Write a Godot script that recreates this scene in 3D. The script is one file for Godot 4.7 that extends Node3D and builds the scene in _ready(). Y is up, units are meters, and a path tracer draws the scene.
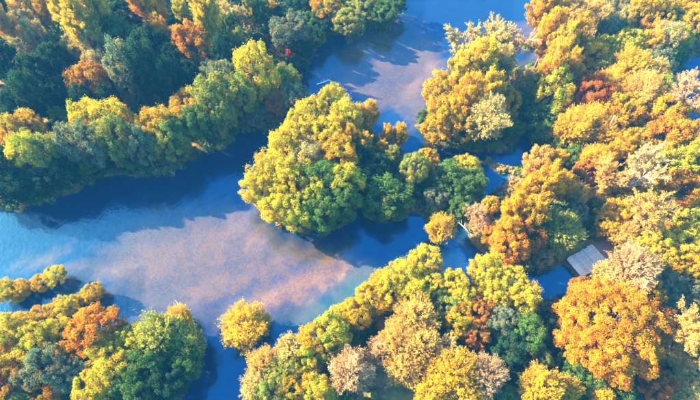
extends Node3D
# An autumn river seen from a drone: wooded banks, islands, a sandbar and a wooden jetty.
# World: y up, water level 0, the camera hangs 80 m above it and looks towards -z.

const KIND_NAME := {"W": "willow_tree", "R": "rounded_tree", "P": "poplar_tree", "O": "broadleaf_tree", "Q": "oak_tree", "B": "leafy_bush", "N": "half_bare_tree", "D": "dead_tree"}
const GROUPS := {"wood": "trees of the shaded wood", "spit": "trees along the wooded spit", "isle": "trees on the sandbar island", "islet": "trees on the fork islet", "east": "trees of the golden wood", "point": "trees on the jetty point", "grove": "trees of the oak grove", "bank": "trees on the bank facing the sandbar", "shore": "trees on the shallows shore"}
const SHAPES := {
	"L1": [Vector2(-239.2, -192.4), Vector2(18.4, -192.4), Vector2(13.5, -117.1), Vector2(8.1, -108.3), Vector2(-1.3, -104.9), Vector2(-9.5, -102.1), Vector2(-12.2, -95.0), Vector2(-13.2, -87.0), Vector2(-19.1, -81.9), Vector2(-14.1, -77.6), Vector2(-17.0, -70.8), Vector2(-24.9, -70.8), Vector2(-27.1, -67.0), Vector2(-31.8, -65.0), Vector2(-35.5, -61.5), Vector2(-39.1, -58.3), Vector2(-44.2, -57.5), Vector2(-48.9, -59.0), Vector2(-54.5, -56.4), Vector2(-59.4, -52.4), Vector2(-66.7, -50.0), Vector2(-125.8, -42.7)],
	"L2": [Vector2(-18.0, -52.0), Vector2(-12.9, -46.8), Vector2(-7.8, -44.9), Vector2(-2.0, -45.4), Vector2(2.0, -50.7), Vector2(7.0, -47.7), Vector2(12.0, -48.4), Vector2(15.0, -48.4), Vector2(16.6, -43.8), Vector2(19.6, -44.5), Vector2(21.0, -48.4), Vector2(26.4, -50.7), Vector2(27.7, -57.0), Vector2(25.7, -60.1), Vector2(19.2, -59.6), Vector2(13.9, -59.6), Vector2(10.7, -60.9), Vector2(6.7, -67.9), Vector2(-2.3, -73.9), Vector2(-11.4, -72.3), Vector2(-14.5, -67.9), Vector2(-17.5, -59.6), Vector2(-19.7, -54.4)],
	"L3": [Vector2(18.9, -74.5), Vector2(15.7, -74.5), Vector2(15.0, -72.0), Vector2(16.6, -69.1), Vector2(19.9, -66.2), Vector2(28.4, -64.2), Vector2(34.6, -64.5), Vector2(37.6, -68.5), Vector2(40.6, -74.5), Vector2(42.6, -81.9), Vector2(43.7, -89.9), Vector2(37.9, -93.5), Vector2(30.2, -92.8), Vector2(24.6, -87.7), Vector2(20.6, -81.9)],
	"L4": [Vector2(69.9, -192.4), Vector2(52.4, -106.2), Vector2(51.2, -94.3), Vector2(50.1, -85.3), Vector2(45.7, -77.6), Vector2(41.5, -74.5), Vector2(44.0, -70.2), Vector2(49.0, -63.6), Vector2(51.0, -57.5), Vector2(46.2, -57.0), Vector2(41.1, -57.5), Vector2(36.4, -60.6), Vector2(32.3, -61.2), Vector2(27.8, -62.8), Vector2(27.2, -61.7), Vector2(31.9, -59.3), Vector2(34.2, -58.0), Vector2(31.1, -54.4), Vector2(28.2, -52.0), Vector2(25.4, -46.8), Vector2(22.4, -45.4), Vector2(23.2, -42.7), Vector2(25.8, -39.5), Vector2(31.6, -36.4), Vector2(36.3, -36.4), Vector2(40.3, -37.6), Vector2(41.7, -34.4), Vector2(39.8, -32.1), Vector2(37.6, -30.2), Vector2(49.5, 2.0), Vector2(106.0, 2.0), Vector2(276.0, -192.4)],
	"L5": [Vector2(-17.7, 2.0), Vector2(-16.9, -13.8), Vector2(-14.0, -16.1), Vector2(-10.8, -19.8), Vector2(-6.8, -22.6), Vector2(-0.9, -27.3), Vector2(3.6, -29.1), Vector2(9.1, -32.5), Vector2(12.8, -33.4), Vector2(16.4, -33.4), Vector2(19.0, -31.7), Vector2(22.7, -32.9), Vector2(27.2, -32.5), Vector2(30.8, -30.2), Vector2(37.6, -30.2), Vector2(48.4, -30.6), Vector2(58.0, 2.0)],
	"L6": [Vector2(-110.5, -22.6), Vector2(-60.3, -24.4), Vector2(-54.2, -24.8), Vector2(-50.4, -25.8), Vector2(-47.1, -25.1), Vector2(-41.3, -24.4), Vector2(-36.4, -25.5), Vector2(-30.4, -25.8), Vector2(-26.8, -24.1), Vector2(-25.4, -21.7), Vector2(-25.5, -18.8), Vector2(-27.0, -16.3), Vector2(-24.3, 2.0), Vector2(-91.9, 2.0)],
	"C1": [Vector2(-45.5, -73.9), Vector2(-45.1, -78.3), Vector2(-41.3, -80.6), Vector2(-38.5, -78.3), Vector2(-39.7, -74.8), Vector2(-43.1, -73.3)],
	"C2": [Vector2(31.6, -36.0), Vector2(36.3, -36.6), Vector2(40.0, -37.2), Vector2(41.7, -34.2), Vector2(39.1, -32.1), Vector2(35.0, -30.6), Vector2(31.6, -30.6)],
	"C3": [Vector2(161.9, -129.2), Vector2(97.2, -102.1), Vector2(89.5, -96.2), Vector2(77.8, -89.2), Vector2(74.5, -81.6), Vector2(78.7, -78.9), Vector2(77.5, -73.9), Vector2(76.3, -69.4), Vector2(78.9, -67.3), Vector2(71.5, -52.0), Vector2(67.5, -50.0), Vector2(67.8, -47.7), Vector2(73.3, -46.8), Vector2(105.0, -40.6)],
	"S1": [Vector2(-43.6, -46.8), Vector2(-40.4, -50.0), Vector2(-34.2, -49.1), Vector2(-27.6, -52.0), Vector2(-22.3, -50.7), Vector2(-17.5, -47.2), Vector2(-13.6, -43.2), Vector2(-7.7, -41.6), Vector2(-2.9, -40.6), Vector2(2.3, -38.9), Vector2(-3.7, -33.4), Vector2(-8.9, -30.0), Vector2(-15.0, -28.4), Vector2(-19.0, -25.1), Vector2(-23.6, -26.5), Vector2(-28.3, -28.4), Vector2(-35.5, -29.1), Vector2(-40.6, -31.5), Vector2(-46.8, -34.0), Vector2(-53.7, -36.8), Vector2(-50.3, -39.5), Vector2(-45.8, -40.6)],
	"S2": [Vector2(-2.6, -98.9), Vector2(7.6, -109.6), Vector2(17.0, -111.3), Vector2(23.5, -105.3), Vector2(24.6, -94.3), Vector2(22.6, -87.0), Vector2(18.7, -82.9), Vector2(17.1, -74.5), Vector2(14.2, -73.9), Vector2(13.2, -79.6), Vector2(7.1, -80.2), Vector2(-1.2, -82.9), Vector2(-8.3, -80.9), Vector2(-7.5, -89.9)],
	"S3": [Vector2(-65.2, -38.9), Vector2(-59.6, -44.5), Vector2(-53.9, -43.2), Vector2(-53.7, -36.8), Vector2(-58.8, -34.4)],
	"S4": [Vector2(-8.9, -29.6), Vector2(2.3, -38.9), Vector2(9.5, -38.9), Vector2(14.1, -38.1), Vector2(9.1, -33.4), Vector2(3.6, -32.1), Vector2(-3.5, -28.4), Vector2(-10.4, -25.8), Vector2(-15.4, -27.3)],
	"S5": [Vector2(47.4, -110.4), Vector2(52.2, -106.2), Vector2(52.1, -93.5), Vector2(50.0, -82.9), Vector2(46.8, -81.6), Vector2(46.1, -90.6), Vector2(46.8, -102.1)],
	"S6": [Vector2(-16.0, -32.5), Vector2(-9.3, -36.8), Vector2(-2.9, -40.1), Vector2(2.3, -38.9), Vector2(-3.7, -34.0), Vector2(-9.3, -30.6), Vector2(-14.5, -28.7), Vector2(-18.4, -27.3)],
	"S7": [Vector2(-26.8, -29.8), Vector2(-20.1, -33.6), Vector2(-14.0, -36.8), Vector2(-9.0, -38.5), Vector2(-8.2, -37.2), Vector2(-13.8, -34.8), Vector2(-19.0, -31.9), Vector2(-24.0, -28.4)],
}
const TREES := {
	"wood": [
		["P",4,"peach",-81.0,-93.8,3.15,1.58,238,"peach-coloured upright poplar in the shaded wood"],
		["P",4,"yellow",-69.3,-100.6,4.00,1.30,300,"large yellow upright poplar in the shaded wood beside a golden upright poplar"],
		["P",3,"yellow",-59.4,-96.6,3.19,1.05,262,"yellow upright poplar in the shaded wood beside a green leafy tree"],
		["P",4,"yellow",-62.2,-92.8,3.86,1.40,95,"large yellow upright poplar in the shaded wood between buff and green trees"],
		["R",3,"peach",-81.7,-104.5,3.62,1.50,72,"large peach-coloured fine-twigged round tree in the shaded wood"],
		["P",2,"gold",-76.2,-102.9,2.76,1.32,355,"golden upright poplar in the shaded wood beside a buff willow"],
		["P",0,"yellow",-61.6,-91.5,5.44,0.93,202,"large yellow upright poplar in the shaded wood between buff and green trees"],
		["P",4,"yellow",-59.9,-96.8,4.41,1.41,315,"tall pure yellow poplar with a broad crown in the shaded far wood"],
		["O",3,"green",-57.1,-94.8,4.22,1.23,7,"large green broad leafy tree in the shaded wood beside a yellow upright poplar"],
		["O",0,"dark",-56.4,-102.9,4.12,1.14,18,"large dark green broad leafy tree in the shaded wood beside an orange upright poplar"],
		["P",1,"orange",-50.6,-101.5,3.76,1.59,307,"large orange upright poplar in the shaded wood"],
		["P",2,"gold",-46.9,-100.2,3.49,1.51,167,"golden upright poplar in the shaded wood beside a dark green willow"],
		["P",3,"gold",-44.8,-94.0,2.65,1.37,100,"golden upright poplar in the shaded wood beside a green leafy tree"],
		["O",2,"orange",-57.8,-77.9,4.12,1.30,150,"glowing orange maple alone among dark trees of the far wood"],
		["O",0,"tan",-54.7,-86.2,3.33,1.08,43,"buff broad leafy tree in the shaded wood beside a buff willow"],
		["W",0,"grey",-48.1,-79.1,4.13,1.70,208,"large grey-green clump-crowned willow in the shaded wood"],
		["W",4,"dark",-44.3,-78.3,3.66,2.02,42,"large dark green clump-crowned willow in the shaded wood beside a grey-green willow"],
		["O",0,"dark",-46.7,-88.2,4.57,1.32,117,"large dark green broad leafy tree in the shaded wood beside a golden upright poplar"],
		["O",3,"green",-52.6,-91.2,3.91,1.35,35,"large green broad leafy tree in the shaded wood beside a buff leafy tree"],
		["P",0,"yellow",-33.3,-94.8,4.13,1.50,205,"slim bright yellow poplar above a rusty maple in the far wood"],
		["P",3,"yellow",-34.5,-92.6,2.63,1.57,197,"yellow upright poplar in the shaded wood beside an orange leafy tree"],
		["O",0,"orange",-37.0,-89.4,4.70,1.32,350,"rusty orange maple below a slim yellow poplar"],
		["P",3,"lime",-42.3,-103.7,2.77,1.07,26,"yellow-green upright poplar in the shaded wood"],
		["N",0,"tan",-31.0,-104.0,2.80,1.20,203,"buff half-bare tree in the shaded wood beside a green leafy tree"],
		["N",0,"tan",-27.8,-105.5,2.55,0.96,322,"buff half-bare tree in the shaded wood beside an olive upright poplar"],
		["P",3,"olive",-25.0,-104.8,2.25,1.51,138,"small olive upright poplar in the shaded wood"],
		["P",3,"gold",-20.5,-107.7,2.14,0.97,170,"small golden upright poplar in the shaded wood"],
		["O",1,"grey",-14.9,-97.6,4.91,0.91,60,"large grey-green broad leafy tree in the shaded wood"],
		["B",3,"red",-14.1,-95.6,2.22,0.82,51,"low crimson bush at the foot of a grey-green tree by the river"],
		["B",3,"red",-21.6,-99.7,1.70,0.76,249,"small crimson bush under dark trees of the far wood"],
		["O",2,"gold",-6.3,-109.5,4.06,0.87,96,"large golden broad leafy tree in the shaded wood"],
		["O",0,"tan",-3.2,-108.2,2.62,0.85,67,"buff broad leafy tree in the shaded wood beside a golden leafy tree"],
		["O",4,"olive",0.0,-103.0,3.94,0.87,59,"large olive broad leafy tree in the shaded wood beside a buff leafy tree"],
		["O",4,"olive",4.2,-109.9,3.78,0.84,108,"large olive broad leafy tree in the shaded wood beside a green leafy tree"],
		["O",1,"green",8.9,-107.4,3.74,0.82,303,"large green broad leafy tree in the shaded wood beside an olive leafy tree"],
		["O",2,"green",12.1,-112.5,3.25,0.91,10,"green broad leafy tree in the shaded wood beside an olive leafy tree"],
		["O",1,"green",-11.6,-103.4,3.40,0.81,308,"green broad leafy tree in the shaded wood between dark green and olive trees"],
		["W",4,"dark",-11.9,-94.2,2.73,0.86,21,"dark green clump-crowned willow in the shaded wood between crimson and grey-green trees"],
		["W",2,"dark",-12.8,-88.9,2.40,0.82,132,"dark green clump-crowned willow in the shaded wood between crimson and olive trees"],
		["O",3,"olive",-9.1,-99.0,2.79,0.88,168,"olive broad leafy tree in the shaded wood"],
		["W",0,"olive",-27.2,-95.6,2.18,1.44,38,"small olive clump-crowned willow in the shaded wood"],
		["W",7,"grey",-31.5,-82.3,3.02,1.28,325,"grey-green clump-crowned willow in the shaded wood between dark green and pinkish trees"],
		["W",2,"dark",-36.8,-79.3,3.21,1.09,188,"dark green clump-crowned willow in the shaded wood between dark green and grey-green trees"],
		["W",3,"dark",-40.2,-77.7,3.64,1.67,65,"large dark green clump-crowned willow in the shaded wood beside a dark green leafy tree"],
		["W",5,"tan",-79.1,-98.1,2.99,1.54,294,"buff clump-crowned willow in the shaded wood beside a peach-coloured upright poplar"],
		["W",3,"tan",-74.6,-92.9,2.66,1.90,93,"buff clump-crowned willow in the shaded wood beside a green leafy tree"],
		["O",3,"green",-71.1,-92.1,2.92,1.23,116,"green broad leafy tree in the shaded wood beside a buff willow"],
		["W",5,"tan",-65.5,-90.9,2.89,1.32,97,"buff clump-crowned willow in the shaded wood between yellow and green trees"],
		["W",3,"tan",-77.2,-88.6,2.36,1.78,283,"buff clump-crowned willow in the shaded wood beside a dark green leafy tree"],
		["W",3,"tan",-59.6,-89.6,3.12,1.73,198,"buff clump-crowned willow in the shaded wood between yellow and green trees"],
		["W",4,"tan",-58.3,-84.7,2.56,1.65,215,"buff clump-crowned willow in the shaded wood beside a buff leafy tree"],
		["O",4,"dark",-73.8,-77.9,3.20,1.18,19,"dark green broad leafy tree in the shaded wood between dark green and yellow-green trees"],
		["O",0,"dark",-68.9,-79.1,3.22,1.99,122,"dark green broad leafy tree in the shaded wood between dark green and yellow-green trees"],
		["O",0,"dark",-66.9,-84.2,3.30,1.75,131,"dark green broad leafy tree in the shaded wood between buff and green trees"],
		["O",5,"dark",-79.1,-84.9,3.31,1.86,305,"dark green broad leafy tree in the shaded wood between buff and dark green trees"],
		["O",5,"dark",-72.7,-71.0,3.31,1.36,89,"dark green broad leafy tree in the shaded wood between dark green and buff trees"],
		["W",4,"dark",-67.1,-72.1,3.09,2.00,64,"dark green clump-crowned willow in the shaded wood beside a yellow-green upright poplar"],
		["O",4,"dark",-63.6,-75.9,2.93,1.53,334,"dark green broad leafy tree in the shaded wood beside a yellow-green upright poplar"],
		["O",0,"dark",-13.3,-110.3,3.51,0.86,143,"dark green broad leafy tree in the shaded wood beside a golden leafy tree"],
		["O",4,"dark",-17.9,-107.0,2.89,0.90,104,"dark green broad leafy tree in the shaded wood beside a golden upright poplar"],
		["O",0,"dark",-7.7,-101.8,3.10,0.79,137,"dark green broad leafy tree in the shaded wood beside an olive leafy tree"],
		["O",5,"dark",-22.0,-90.7,2.90,1.50,30,"dark green broad leafy tree in the shaded wood between pinkish and olive trees"],
		["O",4,"dark",-30.2,-88.1,3.11,1.25,188,"dark green broad leafy tree in the shaded wood between pinkish and dark green trees"],
		["O",3,"green",-29.7,-99.9,2.49,1.62,67,"green broad leafy tree in the shaded wood between buff and olive trees"],
		["O",4,"dark",-41.2,-85.7,3.56,1.42,230,"dark green broad leafy tree in the shaded wood beside an orange leafy tree"],
		["O",5,"dark",-74.0,-56.4,3.33,1.53,353,"dark green broad leafy tree in the shaded wood between dark green and buff trees"],
		["W",1,"grey",-90.8,-90.1,2.54,1.63,71,"grey-green clump-crowned willow in the shaded wood between dark green and peach-coloured trees"],
		["W",4,"dark",-83.1,-131.3,3.25,1.11,9,"dark green clump-crowned willow in the shaded wood between grey-green and dark green trees"],
		["W",3,"dark",-25.5,-126.8,2.70,1.94,358,"dark green clump-crowned willow in the shaded wood between grey-green and green trees"],
		["W",3,"dark",-28.4,-84.8,2.98,1.99,10,"dark green clump-crowned willow in the shaded wood between dark green and pinkish trees"],
		["O",3,"green",0.6,-118.0,3.15,0.87,246,"green broad leafy tree in the shaded wood between dark green and olive trees"],
		["O",1,"green",-58.2,-119.9,2.36,1.77,163,"green broad leafy tree in the shaded wood beside a grey-green willow"],
		["O",4,"dark",-35.0,-78.2,2.82,2.02,38,"dark green broad leafy tree in the shaded wood between dark green and grey-green trees"],
		["W",0,"grey",-77.9,-126.4,2.99,1.60,22,"grey-green clump-crowned willow in the shaded wood between dark green and green trees"],
		["W",1,"grey",-54.8,-122.8,2.36,1.78,66,"grey-green clump-crowned willow in the shaded wood between green and dark green trees"],
		["O",5,"dark",-92.7,-109.1,2.66,1.41,350,"dark green broad leafy tree in the shaded wood between dark green and peach-coloured trees"],
		["O",2,"green",-22.2,-104.8,2.22,1.93,213,"small green broad leafy tree in the shaded wood beside an olive upright poplar"],
		["W",2,"dark",-87.6,-101.2,3.34,1.90,293,"dark green clump-crowned willow in the shaded wood beside a peach-coloured round tree"],
		["W",2,"dark",-29.7,-123.6,3.39,1.67,195,"dark green clump-crowned willow in the shaded wood between grey-green and green trees"],
		["O",5,"dark",-87.2,-124.3,2.44,1.63,311,"dark green broad leafy tree in the shaded wood between dark green and grey-green trees"],
		["W",2,"dark",-43.3,-99.3,2.54,1.16,327,"dark green clump-crowned willow in the shaded wood beside a golden upright poplar"],
		["W",7,"grey",-38.9,-118.9,2.23,2.02,213,"small grey-green clump-crowned willow in the shaded wood"],
		["O",0,"dark",-65.2,-126.1,2.48,1.39,355,"dark green broad leafy tree in the shaded wood between dark green and green trees"],
		["W",1,"grey",-38.9,-113.1,3.13,1.51,236,"grey-green clump-crowned willow in the shaded wood between green and dark green trees"],
		["W",4,"dark",-37.4,-105.0,2.30,1.16,263,"small dark green clump-crowned willow in the shaded wood"],
		["O",1,"green",-25.9,-110.9,2.70,1.37,44,"green broad leafy tree in the shaded wood between buff and olive trees"],
		["W",3,"dark",-88.6,-79.5,3.33,1.10,357,"dark green clump-crowned willow in the shaded wood between grey-green and dark green trees"],
		["O",1,"green",-77.8,-117.4,2.40,1.55,314,"green broad leafy tree in the shaded wood beside a dark green willow"],
		["W",4,"dark",-70.2,-121.1,3.00,1.95,130,"dark green clump-crowned willow in the shaded wood between dark green and green trees"],
		["O",1,"green",-42.1,-92.6,2.87,1.43,73,"green broad leafy tree in the shaded wood beside a golden upright poplar"],
		["O",0,"dark",-2.1,-123.3,2.40,0.86,265,"dark green broad leafy tree in the shaded wood beside a green leafy tree"],
		["O",1,"green",-45.0,-115.0,2.30,1.79,175,"small green broad leafy tree in the shaded wood beside a grey-green willow"],
		["O",3,"green",-3.5,-112.2,2.35,0.90,255,"small green broad leafy tree in the shaded wood beside a golden leafy tree"],
		["W",2,"dark",-23.7,-131.0,2.67,1.39,340,"dark green clump-crowned willow in the shaded wood between grey-green and green trees"],
		["O",2,"green",-51.3,-110.6,2.55,1.27,220,"green broad leafy tree in the shaded wood beside an orange upright poplar"],
		["O",4,"dark",-52.5,-74.1,2.41,1.91,196,"dark green broad leafy tree in the shaded wood between dark green and orange trees"],
		["O",1,"green",-7.5,-130.4,3.38,0.86,162,"green broad leafy tree in the shaded wood between dark green and golden trees"],
		["W",7,"grey",-101.3,-126.4,3.12,1.21,254,"grey-green clump-crowned willow in the shaded wood beside a dark green leafy tree"],
		["W",3,"dark",-57.0,-72.2,2.56,1.87,20,"dark green clump-crowned willow in the shaded wood between dark green and green trees"],
		["O",0,"dark",-80.7,-66.0,2.49,1.14,141,"dark green broad leafy tree in the shaded wood between dark green and buff trees"],
		["W",7,"grey",-33.7,-126.9,2.56,1.19,241,"grey-green clump-crowned willow in the shaded wood between dark green and green trees"],
		["O",5,"dark",-97.1,-130.8,2.88,1.95,211,"dark green broad leafy tree in the shaded wood beside a grey-green willow"],
		["O",2,"green",-9.7,-118.7,2.31,0.86,252,"small green broad leafy tree in the shaded wood beside a dark green leafy tree"],
		["W",4,"dark",-86.3,-84.5,2.40,1.38,319,"dark green clump-crowned willow in the shaded wood between grey-green and dark green trees"],
		["O",5,"dark",-91.1,-116.8,2.25,1.38,16,"small dark green broad leafy tree in the shaded wood"],
		["O",5,"dark",-68.5,-112.6,2.74,1.90,21,"dark green broad leafy tree in the shaded wood between dark green and green trees"],
	],
	"spit": [
		["W",6,"yellow",-20.3,-78.2,4.60,1.52,292,"bright yellow willow with a clumpy crown at the tip of the wooded spit"],
		["W",0,"olive",-14.6,-80.8,3.25,1.19,288,"olive clump-crowned willow on the river spit beside a yellow willow"],
		["R",2,"pink",-25.7,-91.1,1.62,1.46,207,"small pinkish fine-twigged round tree on the river spit between dark green and olive trees"],
		["R",3,"pink",-28.7,-88.8,1.34,1.09,136,"small pinkish fine-twigged round tree on the river spit between dark green and yellow trees"],
		["W",7,"grey",-27.7,-77.8,3.44,1.57,24,"grey-green clump-crowned willow on the river spit beside an olive willow"],
		["W",0,"gold",-34.4,-71.9,4.02,1.03,55,"large golden clump-crowned willow on the river spit beside an olive willow"],
		["W",1,"olive",-28.5,-71.2,4.44,1.37,327,"large olive clump-crowned willow on the river spit"],
		["W",0,"olive",-23.3,-73.1,3.36,1.72,350,"olive clump-crowned willow on the river spit beside a grey-green low bush"],
		["B",3,"grey",-20.6,-73.4,3.66,0.85,243,"large grey-green low bush on the river spit"],
		["R",1,"rust",-16.4,-74.7,3.16,1.08,5,"rust brown rounded tree beside the yellow willow on the spit"],
		["W",7,"gold",-39.2,-64.2,3.86,1.37,18,"large golden clump-crowned willow on the river spit beside a buff willow"],
		["W",3,"tan",-42.4,-63.6,3.20,1.12,177,"buff clump-crowned willow on the river spit"],
		["W",6,"yellow",-47.6,-64.8,3.87,1.51,266,"large yellow clump-crowned willow on the river spit between yellow-green and olive trees"],
		["W",6,"yellow",-53.1,-65.3,3.88,1.44,81,"large yellow clump-crowned willow on the river spit between yellow-green and grey-green trees"],
		["W",0,"lime",-50.0,-61.8,2.95,1.63,358,"yellow-green clump-crowned willow on the river spit"],
		["P",3,"lime",-64.8,-71.7,1.93,0.89,198,"small yellow-green upright poplar on the river spit"],
		["W",6,"gold",-66.7,-64.9,3.44,1.30,100,"golden clump-crowned willow on the river spit beside a dark green willow"],
		["W",0,"gold",-68.1,-62.9,2.97,1.66,3,"golden clump-crowned willow on the river spit beside a buff willow"],
		["W",0,"lime",-62.2,-57.4,3.92,1.39,334,"large yellow-green clump-crowned willow on the river spit"],
		["W",1,"olive",-59.0,-56.7,3.29,1.59,175,"olive clump-crowned willow on the river spit beside a dark green willow"],
		["W",4,"tan",-72.3,-63.5,1.64,1.20,104,"small buff clump-crowned willow on the river spit"],
		["W",7,"grey",-54.6,-59.9,3.56,1.53,328,"grey-green clump-crowned willow on the river spit between green and yellow-green trees"],
		["W",1,"olive",-58.8,-63.1,3.19,1.04,124,"olive clump-crowned willow on the river spit beside a grey-green willow"],
		["W",0,"grey",-50.5,-59.1,3.30,1.74,158,"grey-green clump-crowned willow on the river spit beside a dark green willow"],
		["W",1,"olive",-45.8,-60.2,3.51,1.74,164,"olive clump-crowned willow on the river spit between green and dark green trees"],
		["W",0,"grey",-41.5,-59.7,3.08,1.68,8,"grey-green clump-crowned willow on the river spit between green and buff trees"],
		["W",0,"olive",-37.1,-61.4,3.56,1.35,19,"olive clump-crowned willow on the river spit between green and golden trees"],
		["W",0,"olive",-34.5,-63.8,3.20,1.22,215,"olive clump-crowned willow on the river spit between green and golden trees"],
		["W",2,"green",-31.5,-66.5,3.43,1.34,14,"green clump-crowned willow on the river spit between olive and golden trees"],
		["W",7,"olive",-27.3,-68.6,3.24,1.60,32,"olive clump-crowned willow on the river spit between green and golden trees"],
		["W",3,"dark",-57.2,-54.9,3.67,1.04,88,"large dark green clump-crowned willow on the river spit between olive and green trees"],
		["W",4,"dark",-64.2,-52.4,3.66,0.98,71,"large dark green clump-crowned willow on the river spit beside a yellow-green willow"],
		["W",3,"dark",-61.0,-53.2,3.61,0.95,264,"large dark green clump-crowned willow on the river spit between olive and yellow-green trees"],
		["W",4,"dark",-67.1,-51.7,3.60,1.00,347,"dark green clump-crowned willow on the river spit beside a yellow-green willow"],
		["W",3,"green",-54.1,-57.7,3.07,0.99,252,"green clump-crowned willow on the river spit beside a grey-green willow"],
		["W",4,"dark",-49.1,-59.9,2.89,1.06,44,"dark green clump-crowned willow on the river spit beside a grey-green willow"],
		["W",2,"dark",-68.3,-55.2,3.67,1.29,286,"large dark green clump-crowned willow on the river spit beside a dark green leafy tree"],
		["W",2,"green",-44.2,-59.5,2.68,1.05,287,"green clump-crowned willow on the river spit between olive and grey-green trees"],
		["W",3,"green",-61.2,-69.2,2.84,1.07,263,"green clump-crowned willow on the river spit beside a yellow-green upright poplar"],
		["W",1,"olive",-32.8,-68.5,3.28,1.15,343,"olive clump-crowned willow on the river spit between green and golden trees"],
		["W",2,"green",-35.8,-62.9,2.72,1.72,312,"green clump-crowned willow on the river spit between olive and golden trees"],
		["W",2,"dark",-69.0,-70.8,3.32,1.19,72,"dark green clump-crowned willow on the river spit beside a dark green leafy tree"],
		["W",4,"dark",-72.0,-66.6,3.03,1.37,293,"dark green clump-crowned willow on the river spit beside a buff willow"],
	],
	"isle": [
		["W",5,"yellow",-17.3,-51.0,3.39,1.20,274,"yellow clump-crowned willow on the sandbar island between yellow-green and buff trees"],
		["W",4,"yellow",-15.0,-54.7,3.46,1.25,309,"yellow clump-crowned willow on the sandbar island beside a buff willow"],
		["W",5,"yellow",-13.5,-47.0,3.51,1.17,22,"yellow clump-crowned willow on the sandbar island between yellow-green and green trees"],
		["W",6,"yellow",-12.5,-59.3,3.76,1.32,278,"large yellow clump-crowned willow on the sandbar island between buff and green trees"],
		["W",6,"yellow",-10.3,-64.5,3.87,1.18,47,"large yellow clump-crowned willow on the sandbar island between buff and grey-green trees"],
		["W",6,"yellow",-8.1,-68.6,3.73,1.19,275,"large yellow clump-crowned willow on the sandbar island beside a grey-green willow"],
		["W",5,"yellow",-10.8,-51.9,3.81,1.23,206,"large yellow clump-crowned willow on the sandbar island between buff and green trees"],
		["W",4,"tan",-8.7,-56.8,3.71,1.21,252,"large buff clump-crowned willow on the sandbar island"],
		["W",7,"lime",-9.3,-45.4,3.48,1.22,243,"yellow-green clump-crowned willow on the sandbar island between green and yellow trees"],
		["W",6,"yellow",-4.9,-62.4,3.83,1.22,98,"large yellow clump-crowned willow on the sandbar island between golden and buff trees"],
		["W",5,"yellow",-3.9,-71.7,3.57,1.27,133,"yellow clump-crowned willow on the sandbar island beside a grey-green willow"],
		["W",4,"yellow",-0.8,-66.9,3.70,1.29,11,"large yellow clump-crowned willow on the sandbar island between golden and dark green trees"],
		["W",1,"green",-5.4,-51.9,3.81,1.20,116,"large green clump-crowned willow on the sandbar island"],
		["W",6,"gold",-2.0,-57.3,3.72,1.28,164,"large golden clump-crowned willow on the sandbar island"],
		["W",1,"lime",-1.1,-51.0,3.79,1.22,317,"large yellow-green clump-crowned willow on the sandbar island"],
		["W",2,"green",-5.2,-45.0,3.47,1.18,298,"green clump-crowned willow on the sandbar island between yellow-green and yellow trees"],
		["W",1,"green",-1.1,-47.1,3.12,1.31,319,"green clump-crowned willow on the sandbar island between yellow-green and olive trees"],
		["W",0,"grey",-11.9,-74.2,3.15,1.29,359,"grey-green clump-crowned willow on the sandbar island"],
		["W",1,"lime",-6.1,-48.9,3.15,1.32,11,"yellow-green clump-crowned willow on the sandbar island between green and yellow trees"],
		["P",3,"gold",4.0,-68.4,2.79,1.15,271,"golden upright poplar on the sandbar island beside a yellow willow"],
		["P",4,"gold",2.9,-61.4,2.48,1.07,104,"golden upright poplar on the sandbar island between dark green and olive trees"],
		["P",4,"gold",6.4,-61.0,1.82,1.13,111,"small golden upright poplar on the sandbar island between olive and dark green trees"],
		["P",4,"gold",10.4,-64.2,2.41,1.08,277,"golden upright poplar on the sandbar island beside an olive upright poplar"],
		["P",0,"olive",8.6,-59.1,2.02,1.14,69,"small olive upright poplar on the sandbar island"],
		["P",2,"gold",7.6,-64.3,2.08,1.19,321,"small golden upright poplar on the sandbar island between olive and dark green trees"],
		["P",3,"gold",0.0,-62.4,2.49,1.19,161,"golden upright poplar on the sandbar island between dark green and yellow trees"],
		["B",3,"green",6.8,-49.9,5.15,0.97,99,"large round green bush at the water edge of the island"],
		["B",3,"olive",4.5,-48.6,1.96,1.04,99,"small olive low bush on the sandbar island between green and dark green trees"],
		["B",3,"olive",9.5,-48.2,1.95,0.95,122,"small olive low bush on the sandbar island between green and dark green trees"],
		["W",7,"olive",12.8,-55.5,2.85,1.29,132,"olive clump-crowned willow on the sandbar island"],
		["W",7,"gold",15.9,-59.3,2.26,1.18,215,"small golden clump-crowned willow on the sandbar island"],
		["B",3,"green",19.5,-54.9,3.79,1.04,64,"large green low bush on the sandbar island"],
		["B",1,"green",24.3,-54.2,3.34,0.99,350,"green low bush on the sandbar island beside a yellow-green low bush"],
		["B",1,"green",22.1,-49.2,2.82,0.94,291,"green low bush on the sandbar island beside a pinkish half-bare tree"],
		["B",1,"grey",17.2,-51.1,2.64,0.98,184,"grey-green low bush on the sandbar island"],
		["B",3,"lime",24.1,-58.4,2.97,1.03,324,"yellow-green low bush on the sandbar island"],
		["B",2,"green",20.4,-52.0,2.87,1.00,351,"green low bush on the sandbar island beside a grey-green low bush"],
		["B",2,"dark",12.5,-53.2,2.45,1.04,246,"dark green low bush on the sandbar island"],
		["R",2,"gold",16.7,-42.9,2.76,1.17,282,"small golden tree alone at the water's tip of the island"],
		["B",1,"olive",16.5,-49.1,1.53,1.00,291,"small olive low bush on the sandbar island beside a grey-green low bush"],
		["W",3,"dark",2.4,-54.0,2.83,1.19,94,"dark green clump-crowned willow on the sandbar island beside a yellow-green willow"],
		["W",2,"dark",5.6,-56.2,2.65,1.20,80,"dark green clump-crowned willow on the sandbar island beside an olive upright poplar"],
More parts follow.
